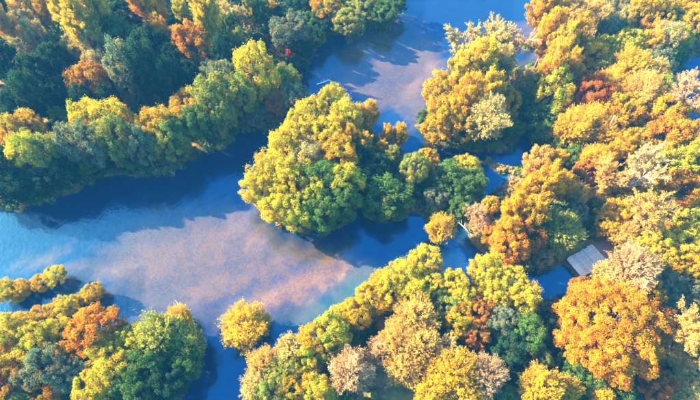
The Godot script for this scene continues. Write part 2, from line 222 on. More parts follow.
		["W",3,"dark",1.2,-58.7,2.69,1.32,48,"dark green clump-crowned willow on the sandbar island beside a golden upright poplar"],
	],
	"islet": [
		["N",1,"tan",32.5,-89.5,4.86,1.01,348,"large buff half-bare tree on the fork islet beside a pinkish half-bare tree"],
		["N",0,"tan",27.2,-89.9,4.38,1.01,49,"large buff half-bare tree on the fork islet beside a yellow upright poplar"],
		["N",3,"pink",37.9,-89.0,4.12,1.06,218,"large pinkish half-bare tree on the fork islet"],
		["P",0,"yellow",28.3,-79.7,4.78,1.05,107,"large yellow upright poplar on the fork islet beside a buff upright poplar"],
		["P",0,"yellow",24.6,-79.5,4.11,1.06,324,"large yellow upright poplar on the fork islet beside a golden willow"],
		["P",0,"tan",33.3,-81.3,4.15,1.01,102,"large buff upright poplar on the fork islet"],
		["W",6,"gold",20.1,-76.9,3.68,1.14,184,"large golden clump-crowned willow on the fork islet"],
		["P",4,"gold",24.8,-71.5,4.16,1.06,99,"large golden upright poplar on the fork islet"],
		["P",0,"yellow",30.3,-75.3,3.80,1.02,262,"large yellow upright poplar on the fork islet beside a golden leafy tree"],
		["O",2,"gold",20.9,-69.4,4.23,1.12,43,"large golden broad leafy tree on the fork islet"],
		["O",4,"gold",18.3,-66.1,3.27,1.21,322,"golden broad leafy tree on the fork islet beside a golden willow"],
		["O",3,"gold",23.9,-67.2,3.29,1.16,97,"golden broad leafy tree on the fork islet beside a green low bush"],
		["R",1,"tan",28.7,-67.3,4.84,1.16,174,"pale buff rounded tree beside golden trees on the river islet"],
		["O",3,"gold",34.7,-74.4,3.18,1.11,59,"golden broad leafy tree on the fork islet beside a yellow upright poplar"],
		["B",3,"green",34.8,-69.0,3.15,1.03,81,"green low bush on the fork islet between golden and buff trees"],
		["B",2,"green",29.9,-66.5,3.10,0.95,168,"green low bush on the fork islet beside a buff round tree"],
		["B",3,"green",25.6,-66.2,2.63,1.03,221,"green low bush on the fork islet between golden and buff trees"],
		["W",3,"tan",39.3,-81.6,2.79,1.13,94,"buff clump-crowned willow on the fork islet"],
		["B",1,"green",39.7,-76.1,3.01,1.04,154,"green low bush on the fork islet beside an olive willow"],
		["B",2,"green",16.8,-73.9,1.75,0.94,182,"low bright green bush at the shore of the river islet"],
	],
	"east": [
		["P",4,"gold",46.3,-99.7,4.50,1.19,25,"large golden upright poplar in the golden wood beside a peach-coloured half-bare tree"],
		["N",1,"peach",50.3,-96.7,5.00,1.09,341,"large peach-coloured half-bare tree in the golden wood beside a golden upright poplar"],
		["N",2,"peach",56.8,-98.7,4.80,1.10,337,"large peach-coloured half-bare tree in the golden wood beside a grey-green willow"],
		["P",3,"gold",46.1,-91.2,4.10,1.14,272,"large golden upright poplar in the golden wood beside a yellow upright poplar"],
		["P",2,"gold",52.2,-90.5,4.08,1.11,254,"large golden upright poplar in the golden wood beside a green willow"],
		["R",1,"tan",63.3,-102.3,3.34,1.20,61,"buff fine-twigged round tree in the golden wood beside a buff willow"],
		["P",4,"yellow",48.6,-87.2,3.79,1.20,11,"large yellow upright poplar in the golden wood"],
		["W",7,"grey",67.5,-106.5,3.40,1.27,121,"grey-green clump-crowned willow in the golden wood between buff and golden trees"],
		["W",4,"tan",69.0,-102.4,3.07,1.24,258,"buff clump-crowned willow in the golden wood"],
		["W",6,"gold",72.8,-103.1,4.14,1.30,331,"large golden clump-crowned willow in the golden wood beside a buff willow"],
		["W",7,"gold",76.0,-99.9,3.83,1.16,132,"large golden clump-crowned willow in the golden wood between green and yellow-green trees"],
		["W",7,"gold",81.7,-105.4,4.19,1.21,174,"large golden clump-crowned willow in the golden wood between green and golden trees"],
		["W",0,"gold",84.7,-99.1,3.81,1.26,212,"large golden clump-crowned willow in the golden wood between green and yellow-green trees"],
		["W",0,"gold",87.1,-106.9,3.95,1.26,51,"large golden clump-crowned willow in the golden wood between green and golden trees"],
		["W",1,"grey",63.0,-96.5,3.25,1.24,330,"grey-green clump-crowned willow in the golden wood beside a green willow"],
		["W",7,"lime",66.3,-91.7,3.43,1.26,342,"yellow-green clump-crowned willow in the golden wood between golden and grey-green trees"],
		["W",6,"gold",70.4,-91.0,3.42,1.23,81,"golden clump-crowned willow in the golden wood between yellow-green and grey-green trees"],
		["W",2,"green",66.8,-97.6,2.74,1.25,86,"green clump-crowned willow in the golden wood beside a grey-green willow"],
		["W",4,"tan",75.5,-92.6,3.70,1.26,305,"large buff clump-crowned willow in the golden wood"],
		["W",7,"lime",79.5,-94.3,3.22,1.24,253,"yellow-green clump-crowned willow in the golden wood beside a buff willow"],
		["W",2,"green",76.4,-89.7,2.64,1.21,204,"green clump-crowned willow in the golden wood beside a buff willow"],
		["W",1,"grey",71.5,-86.7,3.11,1.22,271,"grey-green clump-crowned willow in the golden wood between buff and golden trees"],
		["W",2,"green",80.1,-100.9,3.05,1.25,138,"green clump-crowned willow in the golden wood between golden and yellow-green trees"],
		["P",4,"gold",44.2,-79.1,4.09,1.19,339,"large golden upright poplar in the golden wood beside an olive willow"],
		["P",4,"gold",48.7,-80.8,3.44,1.16,13,"golden upright poplar in the golden wood beside an orange leafy tree"],
		["W",6,"gold",55.7,-87.1,3.61,1.30,299,"large golden clump-crowned willow in the golden wood between green and olive trees"],
		["W",7,"lime",60.7,-90.1,3.16,1.27,209,"yellow-green clump-crowned willow in the golden wood between golden and olive trees"],
		["O",2,"orange",51.8,-80.5,3.02,1.23,161,"orange broad leafy tree in the golden wood beside a golden upright poplar"],
		["W",1,"olive",58.1,-84.0,3.07,1.23,297,"olive clump-crowned willow in the golden wood beside a golden willow"],
		["W",3,"green",54.3,-88.5,2.88,1.33,37,"green clump-crowned willow in the golden wood between golden and yellow trees"],
		["O",1,"ember",52.3,-74.0,4.31,1.24,244,"red-orange maple among golden trees past the narrow channel"],
		["W",0,"lime",44.3,-74.9,3.86,1.33,124,"large yellow-green clump-crowned willow in the golden wood beside a green low bush"],
		["W",7,"olive",43.0,-78.9,2.99,1.25,239,"olive clump-crowned willow in the golden wood beside a golden upright poplar"],
		["R",2,"gold",58.7,-79.1,3.48,1.33,125,"golden fine-twigged round tree in the golden wood beside an olive willow"],
		["R",4,"gold",63.2,-82.3,4.25,1.29,25,"large golden fine-twigged round tree in the golden wood beside an olive willow"],
		["R",5,"peach",68.7,-81.2,3.76,1.24,60,"large peach-coloured fine-twigged round tree in the golden wood beside a yellow-green willow"],
		["R",3,"peach",63.0,-74.2,4.54,1.31,182,"large peach-coloured fine-twigged round tree in the golden wood beside a golden round tree"],
		["R",4,"gold",59.3,-74.8,3.41,1.19,186,"golden fine-twigged round tree in the golden wood beside a peach-coloured round tree"],
		["W",0,"lime",70.2,-77.7,2.97,1.19,213,"yellow-green clump-crowned willow in the golden wood beside a peach-coloured round tree"],
		["W",4,"tan",74.8,-86.6,2.10,1.27,327,"small buff clump-crowned willow in the golden wood"],
		["N",0,"pink",69.8,-70.0,4.83,1.15,186,"pink half-bare tree leaning over the still water past the golden wood"],
		["O",4,"gold",66.4,-68.4,4.19,1.26,70,"large golden broad leafy tree in the golden wood beside a pinkish half-bare tree"],
		["O",3,"gold",57.1,-68.4,4.19,1.29,122,"large golden broad leafy tree in the golden wood beside a white dead tree"],
		["R",3,"gold",50.7,-67.5,3.95,1.18,158,"large golden fine-twigged round tree in the golden wood beside a white dead tree"],
		["R",4,"gold",45.9,-65.3,3.90,1.27,183,"large golden fine-twigged round tree in the golden wood beside an olive low bush"],
		["R",3,"gold",53.0,-64.3,3.45,1.21,350,"golden fine-twigged round tree in the golden wood beside a white dead tree"],
		["B",3,"green",43.3,-72.2,4.16,1.01,302,"large green low bush in the golden wood"],
		["B",1,"green",40.4,-74.4,2.74,1.02,122,"green low bush in the golden wood between yellow-green and olive trees"],
		["B",1,"green",47.0,-62.4,3.49,1.06,257,"green low bush in the golden wood between golden and olive trees"],
		["B",3,"green",41.7,-68.3,2.90,1.06,349,"green low bush in the golden wood beside an olive low bush"],
		["B",3,"olive",44.7,-66.1,2.86,1.02,4,"olive low bush in the golden wood"],
		["O",1,"orange",46.7,-72.4,2.67,1.21,13,"orange broad leafy tree in the golden wood beside a green low bush"],
		["W",1,"olive",60.5,-63.6,2.98,1.17,113,"olive clump-crowned willow in the golden wood beside an orange leafy tree"],
		["O",2,"orange",63.9,-60.9,4.86,1.21,44,"large orange broad leafy tree in the golden wood"],
		["W",1,"lime",65.8,-56.1,4.31,1.19,120,"large yellow-green clump-crowned willow in the golden wood beside a pinkish round tree"],
		["W",1,"lime",61.8,-56.4,3.29,1.33,247,"yellow-green clump-crowned willow in the golden wood between golden and orange trees"],
		["O",1,"orange",61.6,-49.1,4.16,1.22,173,"orange domed maple beside lime trees at the still water"],
		["P",3,"gold",55.2,-60.1,2.88,1.12,68,"golden upright poplar in the golden wood between golden and white trees"],
		["P",2,"gold",50.4,-56.7,3.03,1.17,229,"golden upright poplar in the golden wood between golden and rust-coloured trees"],
		["R",4,"gold",48.9,-58.7,2.91,1.31,109,"golden fine-twigged round tree in the golden wood beside a golden upright poplar"],
		["N",2,"peach",48.2,-51.2,3.58,1.11,132,"peach-coloured half-bare tree in the golden wood"],
		["O",1,"rust",46.5,-54.3,2.84,1.30,188,"rust-coloured broad leafy tree in the golden wood"],
		["R",3,"peach",47.9,-49.5,2.36,1.28,305,"peach-coloured fine-twigged round tree in the golden wood"],
		["N",2,"white",53.2,-50.8,4.30,1.26,94,"half-bare tree with long white branches in the golden wood"],
		["D",0,"bone",53.0,-64.9,3.03,1.02,297,"dead white tree trunk standing bare above golden crowns"],
		["W",6,"gold",58.8,-49.8,2.76,1.24,165,"golden clump-crowned willow in the golden wood beside an orange leafy tree"],
		["R",2,"pink",68.2,-53.7,2.83,1.26,221,"pinkish fine-twigged round tree in the golden wood"],
		["W",0,"gold",55.7,-48.2,2.54,1.26,350,"golden clump-crowned willow in the golden wood between pale and buff trees"],
		["W",7,"gold",52.3,-50.3,2.36,1.21,4,"golden clump-crowned willow in the golden wood between pale and peach-coloured trees"],
		["W",7,"lime",62.4,-42.7,3.23,1.22,338,"yellow-green clump-crowned willow in the golden wood beside an orange leafy tree"],
		["W",0,"gold",65.5,-116.9,2.48,1.18,155,"golden clump-crowned willow in the golden wood beside a golden round tree"],
		["W",7,"gold",57.8,-55.9,2.86,1.29,355,"golden clump-crowned willow in the golden wood between yellow-green and golden trees"],
		["R",3,"gold",60.1,-113.2,3.38,1.21,73,"golden fine-twigged round tree in the golden wood between golden and grey-green trees"],
		["B",1,"green",86.2,-118.2,2.79,0.98,167,"green low bush in the golden wood between golden and buff trees"],
		["W",0,"lime",68.5,-126.7,3.01,1.32,165,"yellow-green clump-crowned willow in the golden wood beside a green low bush"],
		["W",0,"gold",71.7,-62.6,3.36,1.24,304,"golden clump-crowned willow in the golden wood beside a pinkish half-bare tree"],
		["R",4,"gold",94.0,-115.2,2.70,1.32,224,"golden fine-twigged round tree in the golden wood between golden and green trees"],
		["W",0,"gold",94.9,-110.0,2.32,1.30,156,"small golden clump-crowned willow in the golden wood"],
		["B",2,"green",69.0,-130.5,3.12,0.97,204,"green low bush in the golden wood between yellow-green and golden trees"],
		["R",4,"gold",76.7,-114.9,3.37,1.32,127,"golden fine-twigged round tree in the golden wood beside a green low bush"],
		["R",5,"tan",94.9,-124.8,2.42,1.23,187,"buff fine-twigged round tree in the golden wood beside a golden round tree"],
	],
	"point": [
		["P",3,"peach",36.0,-54.7,3.40,1.08,202,"peach-coloured upright poplar on the jetty point"],
		["P",4,"gold",38.8,-54.6,3.20,1.08,99,"golden upright poplar on the jetty point beside a peach-coloured upright poplar"],
		["P",4,"gold",35.8,-48.8,3.86,1.11,199,"large golden upright poplar on the jetty point"],
		["P",4,"gold",33.2,-48.4,3.28,1.05,302,"golden upright poplar on the jetty point beside a golden willow"],
		["P",4,"gold",40.0,-50.3,2.93,1.05,45,"golden upright poplar on the jetty point beside a peach-coloured round tree"],
		["P",3,"gold",29.7,-44.8,3.03,1.16,144,"golden upright poplar on the jetty point between orange and golden trees"],
		["P",2,"gold",32.4,-43.6,3.56,1.06,29,"golden upright poplar on the jetty point beside a rust-coloured leafy tree"],
		["P",4,"gold",27.9,-40.7,2.95,1.05,151,"golden upright poplar on the jetty point between orange and rust-coloured trees"],
		["R",3,"peach",43.6,-50.1,2.78,1.23,216,"peach-coloured fine-twigged round tree on the jetty point beside a golden upright poplar"],
		["O",0,"orange",28.7,-38.6,3.55,1.21,156,"rich orange tree on the muddy point beside the golden poplars"],
		["O",2,"orange",27.0,-41.2,2.44,1.13,41,"orange broad leafy tree on the jetty point"],
		["O",1,"rust",32.6,-40.4,2.82,1.24,160,"rust-coloured broad leafy tree on the jetty point"],
		["R",3,"olive",38.7,-42.3,4.67,0.75,334,"olive buff rounded tree beside the wooden jetty"],
		["N",2,"pink",23.5,-46.0,2.30,1.04,332,"small pinkish half-bare tree on the jetty point"],
		["W",7,"gold",27.4,-48.7,1.72,1.16,112,"small golden clump-crowned willow on the jetty point beside a golden upright poplar"],
		["B",0,"tan",35.6,-38.1,2.04,1.04,267,"small buff low bush on the jetty point"],
		["B",2,"green",47.2,-47.6,3.22,1.04,201,"green low bush on the jetty point beside a peach-coloured round tree"],
		["B",2,"green",45.0,-44.7,2.54,0.98,170,"green low bush on the jetty point beside a grey-green willow"],
		["W",1,"grey",42.8,-46.3,2.31,1.14,249,"small grey-green clump-crowned willow on the jetty point"],
		["R",4,"pink",24.7,-44.2,1.88,1.25,37,"small pinkish fine-twigged round tree on the jetty point beside a pinkish half-bare tree"],
		["W",0,"gold",49.5,-45.5,2.70,1.22,23,"golden clump-crowned willow on the jetty point beside a green low bush"],
		["W",7,"gold",48.1,-43.7,2.27,1.24,341,"small golden clump-crowned willow on the jetty point between peach-coloured and green trees"],
		["N",2,"peach",51.8,-42.1,4.32,1.15,193,"pinkish gold half-bare tree with streaming branches near the jetty path"],
		["R",3,"peach",50.2,-41.4,2.64,1.27,277,"peach-coloured fine-twigged round tree on the jetty point beside a peach-coloured half-bare tree"],
		["W",6,"yellow",54.1,-39.0,3.35,1.12,185,"yellow clump-crowned willow on the jetty point beside a golden round tree"],
		["W",6,"yellow",58.9,-37.7,3.51,1.12,56,"yellow clump-crowned willow on the jetty point beside a golden willow"],
		["O",1,"orange",60.7,-43.2,2.07,1.27,74,"small orange broad leafy tree on the jetty point"],
		["W",6,"gold",60.1,-34.4,2.71,1.24,325,"golden clump-crowned willow on the jetty point beside a yellow willow"],
		["W",7,"gold",55.7,-35.9,2.73,1.23,164,"golden clump-crowned willow on the jetty point beside a pinkish round tree"],
		["R",2,"gold",52.8,-38.7,2.40,1.18,270,"golden fine-twigged round tree on the jetty point beside a yellow willow"],
		["R",3,"pink",48.2,-33.4,4.32,1.16,30,"large pinkish fine-twigged round tree on the jetty point"],
		["R",0,"tan",44.9,-33.4,2.70,1.17,58,"buff fine-twigged round tree on the jetty point beside a pinkish round tree"],
		["W",7,"gold",49.3,-38.2,1.42,1.22,91,"small golden clump-crowned willow on the jetty point between peach-coloured and golden trees"],
		["B",3,"grey",54.7,-32.2,3.49,1.04,8,"grey-green low bush on the jetty point beside a pinkish round tree"],
		["B",1,"grey",58.7,-31.2,3.09,1.00,18,"grey-green low bush on the jetty point beside a golden willow"],
		["R",3,"pink",53.3,-34.8,2.35,1.13,94,"small pinkish fine-twigged round tree on the jetty point beside a golden willow"],
		["R",3,"gold",67.3,-32.7,2.73,1.15,120,"golden fine-twigged round tree on the jetty point beside a green low bush"],
		["R",1,"tan",65.2,-36.1,2.53,1.24,304,"buff fine-twigged round tree on the jetty point beside a golden round tree"],
		["R",4,"gold",45.3,-29.9,2.93,1.15,94,"golden fine-twigged round tree on the jetty point beside a buff round tree"],
		["W",0,"lime",69.8,-38.5,2.73,1.18,159,"yellow-green clump-crowned willow on the jetty point"],
		["R",1,"tan",59.5,-46.7,2.99,1.21,281,"buff fine-twigged round tree on the jetty point beside a golden willow"],
	],
	"grove": [
		["Q",0,"orange",39.9,-22.6,8.40,0.79,248,"very large spreading orange oak close to the wooden jetty"],
		["O",1,"rust",39.9,-30.8,2.48,1.11,175,"rust-coloured broad leafy tree in the oak grove beside a golden round tree"],
		["O",2,"rust",35.9,-26.6,2.24,1.06,47,"small rust-coloured broad leafy tree in the oak grove"],
		["O",3,"gold",49.5,-29.7,3.19,1.10,204,"golden broad leafy tree in the oak grove"],
		["O",0,"rust",51.8,-25.4,2.57,1.01,68,"rust-coloured broad leafy tree in the oak grove beside an olive willow"],
		["N",2,"peach",51.7,-21.6,4.28,1.09,264,"large peach-coloured half-bare tree in the oak grove"],
		["O",3,"gold",49.0,-20.3,2.14,1.09,29,"small golden broad leafy tree in the oak grove"],
		["R",5,"olive",47.1,-17.3,1.93,1.11,5,"small olive fine-twigged round tree in the oak grove"],
		["R",0,"tan",49.8,-15.4,2.07,1.11,230,"small buff fine-twigged round tree in the oak grove beside a dark green low bush"],
		["W",7,"olive",51.2,-22.9,2.00,1.08,310,"small olive clump-crowned willow in the oak grove"],
		["R",3,"peach",52.3,-19.0,2.29,1.04,164,"small peach-coloured fine-twigged round tree in the oak grove"],
		["R",5,"tan",56.7,-21.9,2.16,1.01,264,"small buff fine-twigged round tree in the oak grove beside a buff leafy tree"],
		["R",3,"peach",50.7,-20.6,3.00,1.07,317,"peach-coloured fine-twigged round tree in the oak grove"],
		["O",0,"tan",53.5,-18.1,3.12,1.05,27,"buff broad leafy tree in the oak grove"],
		["O",0,"rust",47.0,-14.9,2.72,1.06,91,"rust-coloured broad leafy tree in the oak grove beside an olive round tree"],
		["R",5,"tan",52.5,-14.4,2.55,1.01,76,"buff fine-twigged round tree in the oak grove"],
		["B",3,"grey",55.6,-28.0,2.66,0.94,138,"grey-green low bush in the oak grove"],
		["B",0,"dark",59.0,-26.6,2.45,1.03,49,"dark green low bush in the oak grove beside a grey-green low bush"],
		["R",3,"gold",29.0,-14.7,3.52,1.08,42,"golden fine-twigged round tree in the oak grove"],
		["R",4,"gold",33.5,-14.5,2.22,1.06,259,"small golden fine-twigged round tree in the oak grove between green and olive trees"],
		["R",3,"gold",38.7,-13.7,2.04,0.98,96,"small golden fine-twigged round tree in the oak grove between green and dark green trees"],
		["W",0,"olive",30.7,-19.4,1.78,1.00,349,"small round olive tree in dark undergrowth by the big orange oak"],
		["W",1,"green",28.7,-23.1,3.04,1.09,225,"green clump-crowned willow in the oak grove"],
		["W",2,"dark",25.7,-20.6,2.82,0.98,211,"dark green clump-crowned willow in the oak grove"],
		["W",1,"grey",24.9,-25.2,2.74,1.05,159,"grey-green clump-crowned willow in the oak grove"],
		["B",3,"dark",34.2,-22.1,2.74,0.97,38,"dark green low bush in the oak grove beside a green low bush"],
		["B",3,"green",35.8,-18.3,2.84,0.97,239,"green low bush in the oak grove between dark green and golden trees"],
		["B",0,"dark",29.0,-18.0,2.48,1.03,184,"dark green low bush in the oak grove beside an olive willow"],
		["B",1,"green",38.1,-15.9,2.45,1.03,54,"green low bush in the oak grove between golden and dark green trees"],
		["B",3,"green",43.0,-15.3,2.61,0.99,236,"green low bush in the oak grove between dark green and rust-coloured trees"],
		["B",0,"dark",46.8,-18.0,2.48,1.07,62,"dark green low bush in the oak grove beside an olive round tree"],
		["B",0,"dark",33.6,-25.2,2.61,0.99,193,"dark green low bush in the oak grove beside a rust-coloured leafy tree"],
		["B",0,"dark",26.5,-17.8,2.13,1.03,121,"small dark green low bush in the oak grove beside a dark green willow"],
		["B",3,"dark",50.7,-17.8,2.13,1.01,234,"small dark green low bush in the oak grove beside a peach-coloured round tree"],
		["B",2,"dark",44.1,-14.2,2.08,1.05,105,"small dark green low bush in the oak grove beside a green low bush"],
		["O",5,"olive",63.0,-21.0,3.37,1.00,321,"olive broad leafy tree in the oak grove"],
		["B",3,"dark",56.2,-11.0,3.04,1.06,152,"dark green low bush in the oak grove beside a buff round tree"],
		["B",2,"green",66.4,-28.9,2.43,1.04,284,"green low bush in the oak grove between golden and buff trees"],
	],
	"bank": [
		["W",6,"yellow",13.5,-36.0,2.93,1.04,96,"yellow clump-crowned willow on the bank facing the sandbar between green and golden trees"],
		["W",4,"yellow",10.1,-33.2,3.06,1.08,56,"yellow clump-crowned willow on the bank facing the sandbar between golden and green trees"],
		["W",5,"yellow",7.2,-30.5,3.19,1.07,140,"yellow clump-crowned willow on the bank facing the sandbar between golden and peach-coloured trees"],
		["R",4,"gold",5.6,-32.8,2.14,1.10,327,"small golden fine-twigged round tree on the bank facing the sandbar"],
		["W",7,"gold",3.7,-29.0,2.80,1.09,195,"golden clump-crowned willow on the bank facing the sandbar beside a yellow willow"],
		["W",6,"gold",1.0,-26.5,2.76,1.04,318,"golden clump-crowned willow on the bank facing the sandbar beside a dark green low bush"],
		["W",4,"yellow",10.5,-29.6,2.99,1.04,322,"yellow clump-crowned willow on the bank facing the sandbar beside a peach-coloured round tree"],
		["W",6,"yellow",13.5,-31.2,2.66,1.05,98,"yellow clump-crowned willow on the bank facing the sandbar between green and olive trees"],
		["W",2,"green",15.2,-30.0,2.28,1.03,237,"small green clump-crowned willow on the bank facing the sandbar"],
		["W",6,"yellow",17.7,-31.6,2.67,1.13,51,"yellow clump-crowned willow on the bank facing the sandbar between green and olive trees"],
		["W",4,"yellow",19.1,-29.1,2.63,1.03,63,"yellow clump-crowned willow on the bank facing the sandbar beside an olive willow"],
		["W",0,"olive",16.2,-27.4,2.42,1.09,37,"olive clump-crowned willow on the bank facing the sandbar beside a green willow"],
		["W",5,"yellow",24.1,-33.6,3.07,1.16,218,"yellow clump-crowned willow on the bank facing the sandbar beside an orange leafy tree"],
		["W",6,"yellow",27.2,-31.6,3.21,1.04,105,"yellow clump-crowned willow on the bank facing the sandbar between grey-green and orange trees"],
		["W",4,"yellow",29.2,-29.0,2.80,1.15,197,"yellow clump-crowned willow on the bank facing the sandbar between grey-green and dark green trees"],
		["W",5,"yellow",24.9,-29.7,2.82,1.07,211,"yellow clump-crowned willow on the bank facing the sandbar beside a rust-coloured leafy tree"],
		["O",2,"rust",21.8,-26.6,2.77,1.03,205,"rusty orange tree wedged between pale yellow willows on the bank"],
		["O",2,"rust",20.4,-23.4,2.54,1.13,125,"rust-coloured broad leafy tree on the bank facing the sandbar"],
		["W",0,"gold",17.9,-24.9,2.55,1.17,271,"golden clump-crowned willow on the bank facing the sandbar beside a rust-coloured leafy tree"],
		["R",3,"peach",10.8,-25.5,3.78,1.06,96,"large peach-coloured fine-twigged round tree on the bank facing the sandbar"],
		["R",4,"peach",7.7,-21.7,3.36,1.07,225,"peach-coloured fine-twigged round tree on the bank facing the sandbar between pinkish and dark green trees"],
		["R",3,"peach",11.5,-21.0,3.51,1.11,104,"peach-coloured fine-twigged round tree on the bank facing the sandbar beside a buff half-bare tree"],
		["R",5,"peach",8.5,-17.8,3.10,1.07,150,"peach-coloured fine-twigged round tree on the bank facing the sandbar between pinkish and golden trees"],
		["R",2,"pink",0.3,-17.0,3.57,1.12,81,"rounded pink tree with bristly twigs on the bank"],
		["R",3,"pink",4.8,-20.5,2.48,1.14,152,"pinkish fine-twigged round tree on the bank facing the sandbar beside a peach-coloured round tree"],
		["N",1,"tan",14.3,-20.2,2.62,1.01,313,"buff half-bare tree on the bank facing the sandbar"],
		["R",4,"gold",16.0,-16.7,3.72,1.10,293,"large golden fine-twigged round tree on the bank facing the sandbar"],
		["R",4,"pink",20.6,-16.2,3.39,1.05,264,"pinkish fine-twigged round tree on the bank facing the sandbar beside a golden round tree"],
		["R",4,"gold",12.3,-14.6,2.87,1.13,100,"golden fine-twigged round tree on the bank facing the sandbar beside a peach-coloured round tree"],
		["R",4,"gold",17.8,-14.3,2.86,1.17,321,"golden fine-twigged round tree on the bank facing the sandbar beside a pinkish round tree"],
		["W",1,"lime",-2.9,-23.3,3.21,1.05,42,"yellow-green clump-crowned willow on the bank facing the sandbar beside an olive willow"],
		["W",6,"gold",-5.8,-21.8,2.84,1.06,295,"golden clump-crowned willow on the bank facing the sandbar between olive and yellow-green trees"],
		["B",2,"green",0.3,-23.6,2.22,1.03,168,"dark green bush hemmed in by yellow trees on the bank"],
		["B",2,"dark",2.4,-24.7,2.05,1.06,184,"small dark green low bush on the bank facing the sandbar"],
		["R",0,"tan",-9.3,-20.6,2.99,1.09,63,"buff fine-twigged round tree on the bank facing the sandbar beside a yellow-green willow"],
		["W",0,"lime",-7.3,-18.8,2.45,1.17,69,"yellow-green clump-crowned willow on the bank facing the sandbar beside a peach-coloured round tree"],
		["R",3,"peach",-13.6,-18.5,2.78,1.16,278,"peach-coloured fine-twigged round tree on the bank facing the sandbar beside an olive round tree"],
		["R",5,"olive",-10.6,-16.9,2.92,1.11,286,"olive fine-twigged round tree on the bank facing the sandbar"],
		["R",0,"tan",-14.5,-15.2,2.72,1.05,171,"buff fine-twigged round tree on the bank facing the sandbar beside an olive willow"],
		["R",5,"peach",-6.4,-17.5,2.10,1.05,1,"small peach-coloured fine-twigged round tree on the bank facing the sandbar"],
		["W",0,"olive",-12.0,-14.0,2.53,1.13,186,"olive clump-crowned willow on the bank facing the sandbar beside a buff round tree"],
		["W",6,"gold",-8.9,-14.4,2.37,1.14,185,"golden clump-crowned willow on the bank facing the sandbar between olive and yellow-green trees"],
		["W",4,"yellow",-5.2,-14.3,2.69,1.05,280,"small lemon yellow dome-shaped tree beside the pink tree"],
		["W",4,"yellow",-1.7,-26.0,2.40,1.09,206,"yellow clump-crowned willow on the bank facing the sandbar beside a golden willow"],
		["W",7,"olive",-3.9,-20.5,2.14,1.14,337,"small olive clump-crowned willow on the bank facing the sandbar"],
		["W",7,"lime",-8.6,-18.0,2.10,1.07,343,"small yellow-green clump-crowned willow on the bank facing the sandbar"],
		["B",3,"green",-1.9,-13.9,1.73,1.06,314,"small green low bush on the bank facing the sandbar beside a yellow willow"],
		["B",3,"green",23.6,-14.1,2.25,1.02,8,"small green low bush on the bank facing the sandbar beside a pinkish round tree"],
	],
	"shore": [
		["W",6,"gold",-55.5,-33.2,1.68,0.77,239,"small golden clump-crowned willow on the shallows shore between golden and yellow trees"],
		["W",4,"yellow",-52.9,-34.4,1.88,0.81,197,"small yellow clump-crowned willow on the shallows shore beside a golden willow"],
		["W",6,"gold",-58.7,-31.6,1.94,0.81,88,"small golden clump-crowned willow on the shallows shore between golden and yellow trees"],
		["W",5,"yellow",-61.0,-31.3,1.94,0.90,134,"small yellow clump-crowned willow on the shallows shore beside a golden willow"],
		["B",2,"gold",-58.1,-33.0,1.09,0.81,170,"small golden low bush on the shallows shore"],
		["W",6,"gold",-45.5,-31.1,1.84,0.82,19,"small golden clump-crowned willow on the shallows shore between yellow and orange trees"],
		["W",0,"gold",-47.6,-30.1,1.36,0.72,74,"small golden clump-crowned willow on the shallows shore between yellow and orange trees"],
		["W",5,"yellow",-48.9,-28.7,1.91,0.85,307,"small yellow clump-crowned willow on the shallows shore between golden and orange trees"],
		["W",6,"gold",-50.6,-27.6,1.89,0.80,210,"small golden clump-crowned willow on the shallows shore between yellow and golden trees"],
		["W",0,"gold",-52.9,-26.5,2.06,0.85,289,"small golden clump-crowned willow on the shallows shore between yellow and golden trees"],
		["W",7,"gold",-54.7,-25.0,2.22,0.93,248,"small golden clump-crowned willow on the shallows shore between yellow and golden trees"],
		["W",5,"yellow",-54.6,-22.7,3.20,1.15,353,"yellow clump-crowned willow on the shallows shore between golden and orange trees"],
		["W",5,"yellow",-50.1,-21.5,3.00,1.15,60,"yellow clump-crowned willow on the shallows shore between golden and grey-green trees"],
		["W",0,"gold",-53.0,-19.0,2.95,1.04,269,"golden clump-crowned willow on the shallows shore"],
		["W",5,"yellow",-47.7,-23.4,2.35,1.10,221,"yellow clump-crowned willow on the shallows shore between orange and golden trees"],
		["W",0,"grey",-46.3,-17.6,3.25,1.16,164,"grey-green clump-crowned willow on the shallows shore between orange and yellow trees"],
		["W",7,"grey",-43.0,-17.2,2.91,1.07,315,"grey-green clump-crowned willow on the shallows shore between orange and yellow trees"],
		["O",1,"orange",-52.3,-15.1,3.04,1.14,305,"orange broad leafy tree on the shallows shore between grey-green and golden trees"],
		["O",1,"orange",-46.7,-14.4,2.38,1.14,156,"orange broad leafy tree on the shallows shore between grey-green and olive trees"],
		["W",1,"grey",-49.3,-16.1,2.40,1.16,125,"grey-green clump-crowned willow on the shallows shore between orange and golden trees"],
		["O",0,"orange",-40.3,-22.7,4.05,1.15,124,"large orange broad leafy tree on the shallows shore"],
		["O",2,"orange",-43.1,-21.2,3.01,1.16,26,"orange maple on the shore between yellow willows"],
		["W",5,"yellow",-37.9,-20.2,2.98,1.13,269,"yellow clump-crowned willow on the shallows shore between orange and yellow-green trees"],
		["W",7,"lime",-34.3,-21.1,3.00,1.11,336,"yellow-green clump-crowned willow on the shallows shore between yellow and green trees"],
		["R",4,"olive",-29.8,-22.5,3.87,1.17,35,"large olive fine-twigged round tree on the shallows shore"],
		["R",4,"gold",-28.3,-25.4,2.57,1.17,340,"golden fine-twigged round tree on the shallows shore"],
		["R",4,"olive",-26.4,-21.2,3.01,1.16,215,"olive fine-twigged round tree on the shallows shore"],
		["W",3,"green",-25.6,-18.2,2.60,1.15,113,"green clump-crowned willow on the shallows shore between olive and dark green trees"],
		["W",3,"green",-31.3,-18.0,3.10,1.14,290,"green clump-crowned willow on the shallows shore between olive and yellow-green trees"],
		["W",4,"yellow",-36.2,-16.5,3.06,1.16,50,"yellow clump-crowned willow on the shallows shore beside a yellow-green willow"],
